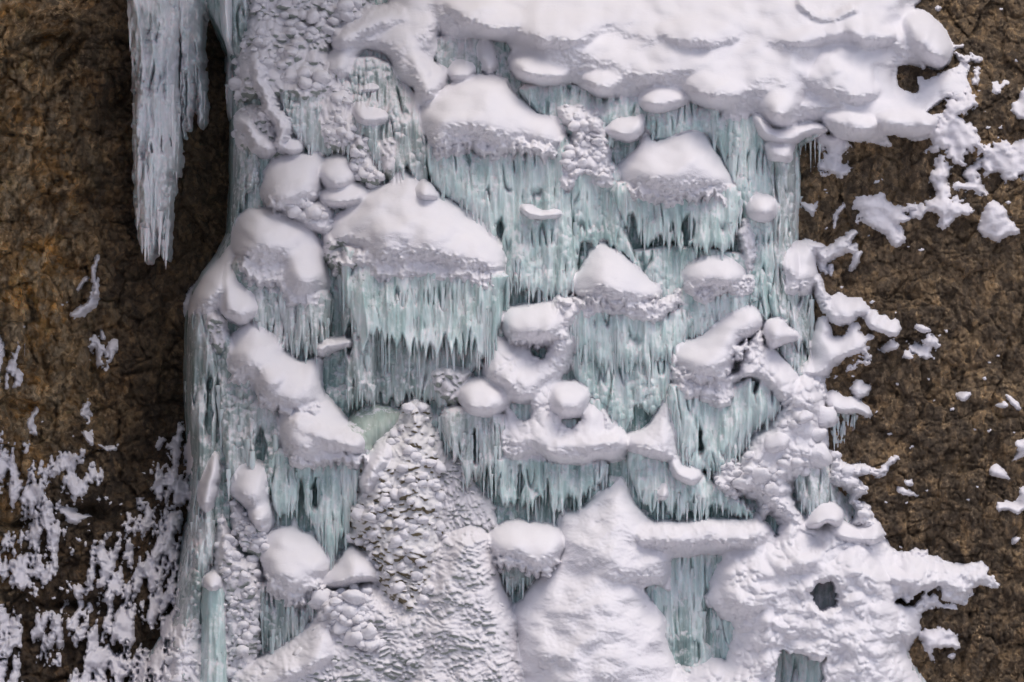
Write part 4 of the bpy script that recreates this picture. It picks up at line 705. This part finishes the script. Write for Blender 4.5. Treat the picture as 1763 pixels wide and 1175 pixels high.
lpatch('snow wedge beneath the ragged drop', [(138, 745), (150, 744), (158, 768), (150, 765)], 8, 6)
lpatch('two tiny crumbs of snow in the dark hollow', ('C', [(172, 770, 4), (180, 776, 3), (193, 775, 4)]), 6, 5)
lpatch('narrow snow streak standing above the lower left snow', ('C', [(55, 705, 3), (52, 725, 5), (54, 745, 6)]), 8, 5)
lpatch('diagonal snow rib running down from the left edge', [(-40, 745), (0, 752), (20, 770), (35, 800), (55, 830), (80, 825), (86, 850), (105, 862), (112, 880), (95, 890), (70, 870), (50, 880), (25, 872), (20, 840), (0, 825), (-40, 820)], 22, 12, fing=14)
lpatch('net of snow twigs in the dark hollow of the left rock', [(75, 790), (110, 775), (150, 790), (172, 820), (165, 840), (140, 850), (128, 866), (112, 840), (90, 820)], 12, 16, fing=34)
lpatch('snow shelf with hanging lobes at lower left', [(40, 880), (70, 870), (92, 890), (115, 905), (120, 938), (105, 942), (98, 975), (85, 950), (78, 958), (60, 930), (45, 915)], 18, 10, fing=24)
lpatch('small snow shelf right of the hanging lobes', [(104, 880), (122, 876), (150, 890), (148, 896), (128, 898), (112, 892)], 10, 7)
lpatch('white snow bank on the lowest left ledge', [(-40, 925), (0, 935), (30, 925), (50, 955), (65, 985), (55, 1020), (30, 1010), (10, 990), (-40, 990)], 18, 12, fing=22)
lpatch('hanging lobes of snow in the middle of the lower left rock', [(60, 950), (85, 965), (90, 1000), (75, 1000), (62, 985)], 14, 9, fing=18)
lpatch('drooping snow fingers near the bottom left corner', [(-40, 1050), (25, 1050), (60, 1062), (95, 1066), (100, 1100), (92, 1128), (75, 1100), (40, 1115), (20, 1125), (-40, 1105)], 20, 12, fing=26)
lpatch('snow heap in the bottom left corner of the picture', [(-40, 1130), (10, 1135), (40, 1150), (55, 1240), (-40, 1240)], 22, 10, fing=16)
lpatch('ash grey snow on a knob of rock at lower left', [(120, 1030), (135, 1010), (158, 1030), (160, 1050), (138, 1080), (130, 1070)], 12, 10, fing=16)
lpatch('snow draped vertical rock rib right of the lower left bank', [(75, 1065), (88, 1060), (92, 1090), (98, 1120), (88, 1130), (80, 1100)], 12, 6, fing=12)
lpatch('snow draped rock spike beside the vertical rib', [(100, 1065), (110, 1060), (114, 1100), (108, 1118), (102, 1100)], 12, 6)
lpatch('lace of snow twigs against the lower left edge of the fall', [(258, 830), (270, 790), (290, 760), (312, 740), (330, 760), (330, 860), (310, 875), (290, 865), (275, 850)], 16, 14, fing=24)
lpatch('cluster of short snow fingers at the top of the left icy slope', [(205, 880), (220, 872), (250, 878), (268, 890), (262, 930), (240, 925), (215, 915)], 18, 9, fing=22)
lpatch('long snow fingers at the centre of the left icy slope', [(158, 945), (175, 935), (200, 930), (215, 950), (222, 990), (218, 1030), (200, 1045), (182, 1042), (165, 1045), (162, 1000)], 24, 8, fing=20)
lpatch('tall snow pillars between the icy slope and the fall', [(262, 890), (285, 860), (300, 890), (310, 930), (305, 980), (300, 1030), (290, 1060), (270, 1070), (250, 1060), (235, 1040), (238, 980), (255, 940)], 30, 8, fing=18, lump=8, lsz=22, lst=1.7)
lpatch('lower snow pillars right of the long snow fingers', [(205, 1020), (235, 1040), (235, 1085), (225, 1120), (212, 1100), (195, 1100), (182, 1090), (190, 1050)], 24, 8, fing=22)
lpatch('rounded snow pillows at the foot of the left icy slope', [(130, 1240), (140, 1150), (150, 1090), (160, 1080), (175, 1115), (195, 1120), (240, 1130), (280, 1100), (300, 1060), (318, 1050), (320, 1240)], 34, 8, fing=10, lump=12, lsz=26, lst=1.6)

# tiny flecks on both rocks
def fleck_meshes():
    out = []
    for v in range(8):
        rr = random.Random(v + 60); vs = []; fs = []; m = 12
        rad = [rr.uniform(0.45, 1.1) for _ in range(m)]
        for i, (q, z) in enumerate(((1.0, 0.0), (0.82, 0.35), (0.4, 0.62))):
            for k in range(m):
                a = 2 * math.pi * k / m; vs.append((q * rad[k] * math.cos(a), -z, q * rad[k] * 0.6 * math.sin(a)))
        vs.append((0, -0.7, 0))
        for i in range(2):
            for k in range(m): a = i * m + k; b = i * m + (k + 1) % m; fs.append((a, b, b + m, a + m))
        for k in range(m): fs.append((2 * m + k, 2 * m + (k + 1) % m, 3 * m))
        me = bpy.data.meshes.new('snow_fleck'); me.from_pydata(vs, [], fs); me.polygons.foreach_set('use_smooth', [True] * len(me.polygons))
        me.materials.append(M['snow_rock']); out.append(me)
    return out
FM = fleck_meshes()
def fleck(x, y, r, label, group, rnd):
    i = min(len(YS) - 1, max(0, int((y - YS[0]) / G))); j = min(len(XS) - 1, max(0, int((x - XS[0]) / G)))
    o = bpy.data.objects.new('snow_fleck', rnd.choice(FM)); o.location = W(x, y, CL[i, j] - 0.5)
    o.rotation_euler = (0, rnd.uniform(-0.6, 0.6), 0); o.scale = (r * S, r * S * 0.8, r * S); put(o, label, 'snow fleck', group)
rnd = random.Random(11)
for x, y, r in [(1545, 540, 5), (1515, 312, 7), (1522, 308, 4), (1708, 218, 6), (1730, 217, 6), (1724, 235, 3), (1740, 348, 6), (1762, 100, 6), (1694, 153, 4), (1702, 190, 3), (1600, 653, 4), (1550, 662, 7), (1640, 705, 6), (1695, 652, 6), (1680, 740, 7), (1533, 748, 6), (1705, 742, 6), (1705, 625, 5), (1720, 613, 4), (1562, 378, 3), (1705, 275, 4), (1590, 430, 6), (1570, 425, 5), (1700, 405, 4), (1505, 520, 6), (1452, 495, 7), (1630, 570, 5), (1620, 578, 4), (1440, 650, 7), (1470, 648, 4), (1500, 405, 3), (1427, 392, 4), (1425, 325, 4), (1428, 330, 3),
                (1595, 845, 4), (1680, 838, 4), (1665, 860, 4), (1560, 865, 4), (1525, 865, 4), (1495, 870, 4), (1550, 942, 4), (1738, 7, 6), (1632, 3, 6), (1510, 710, 4), (1524, 720, 4), (1570, 770, 5), (1745, 745, 3), (1610, 690, 3)]:
    fleck(x, y, r, 'tiny fleck of snow stuck on the brown rock right of the waterfall', 'tiny snow flecks on the right rock', rnd)
for x, y, r in [(107, 749, 5), (123, 752, 3), (70, 727, 3), (188, 868, 5), (170, 862, 7), (181, 858, 6), (243, 817, 4), (135, 930, 7), (152, 915, 4), (127, 842, 6), (60, 835, 4), (110, 1012, 6), (96, 1028, 5), (210, 905, 5), (100, 525, 4), (108, 520, 3), (150, 905, 5), (118, 1000, 4), (205, 870, 4), (126, 466, 3)]:
    fleck(x, y, r, 'tiny fleck of snow stuck on the dark rock left of the waterfall', 'tiny snow flecks on the left rock', rnd)


print('objects', len(bpy.data.objects))
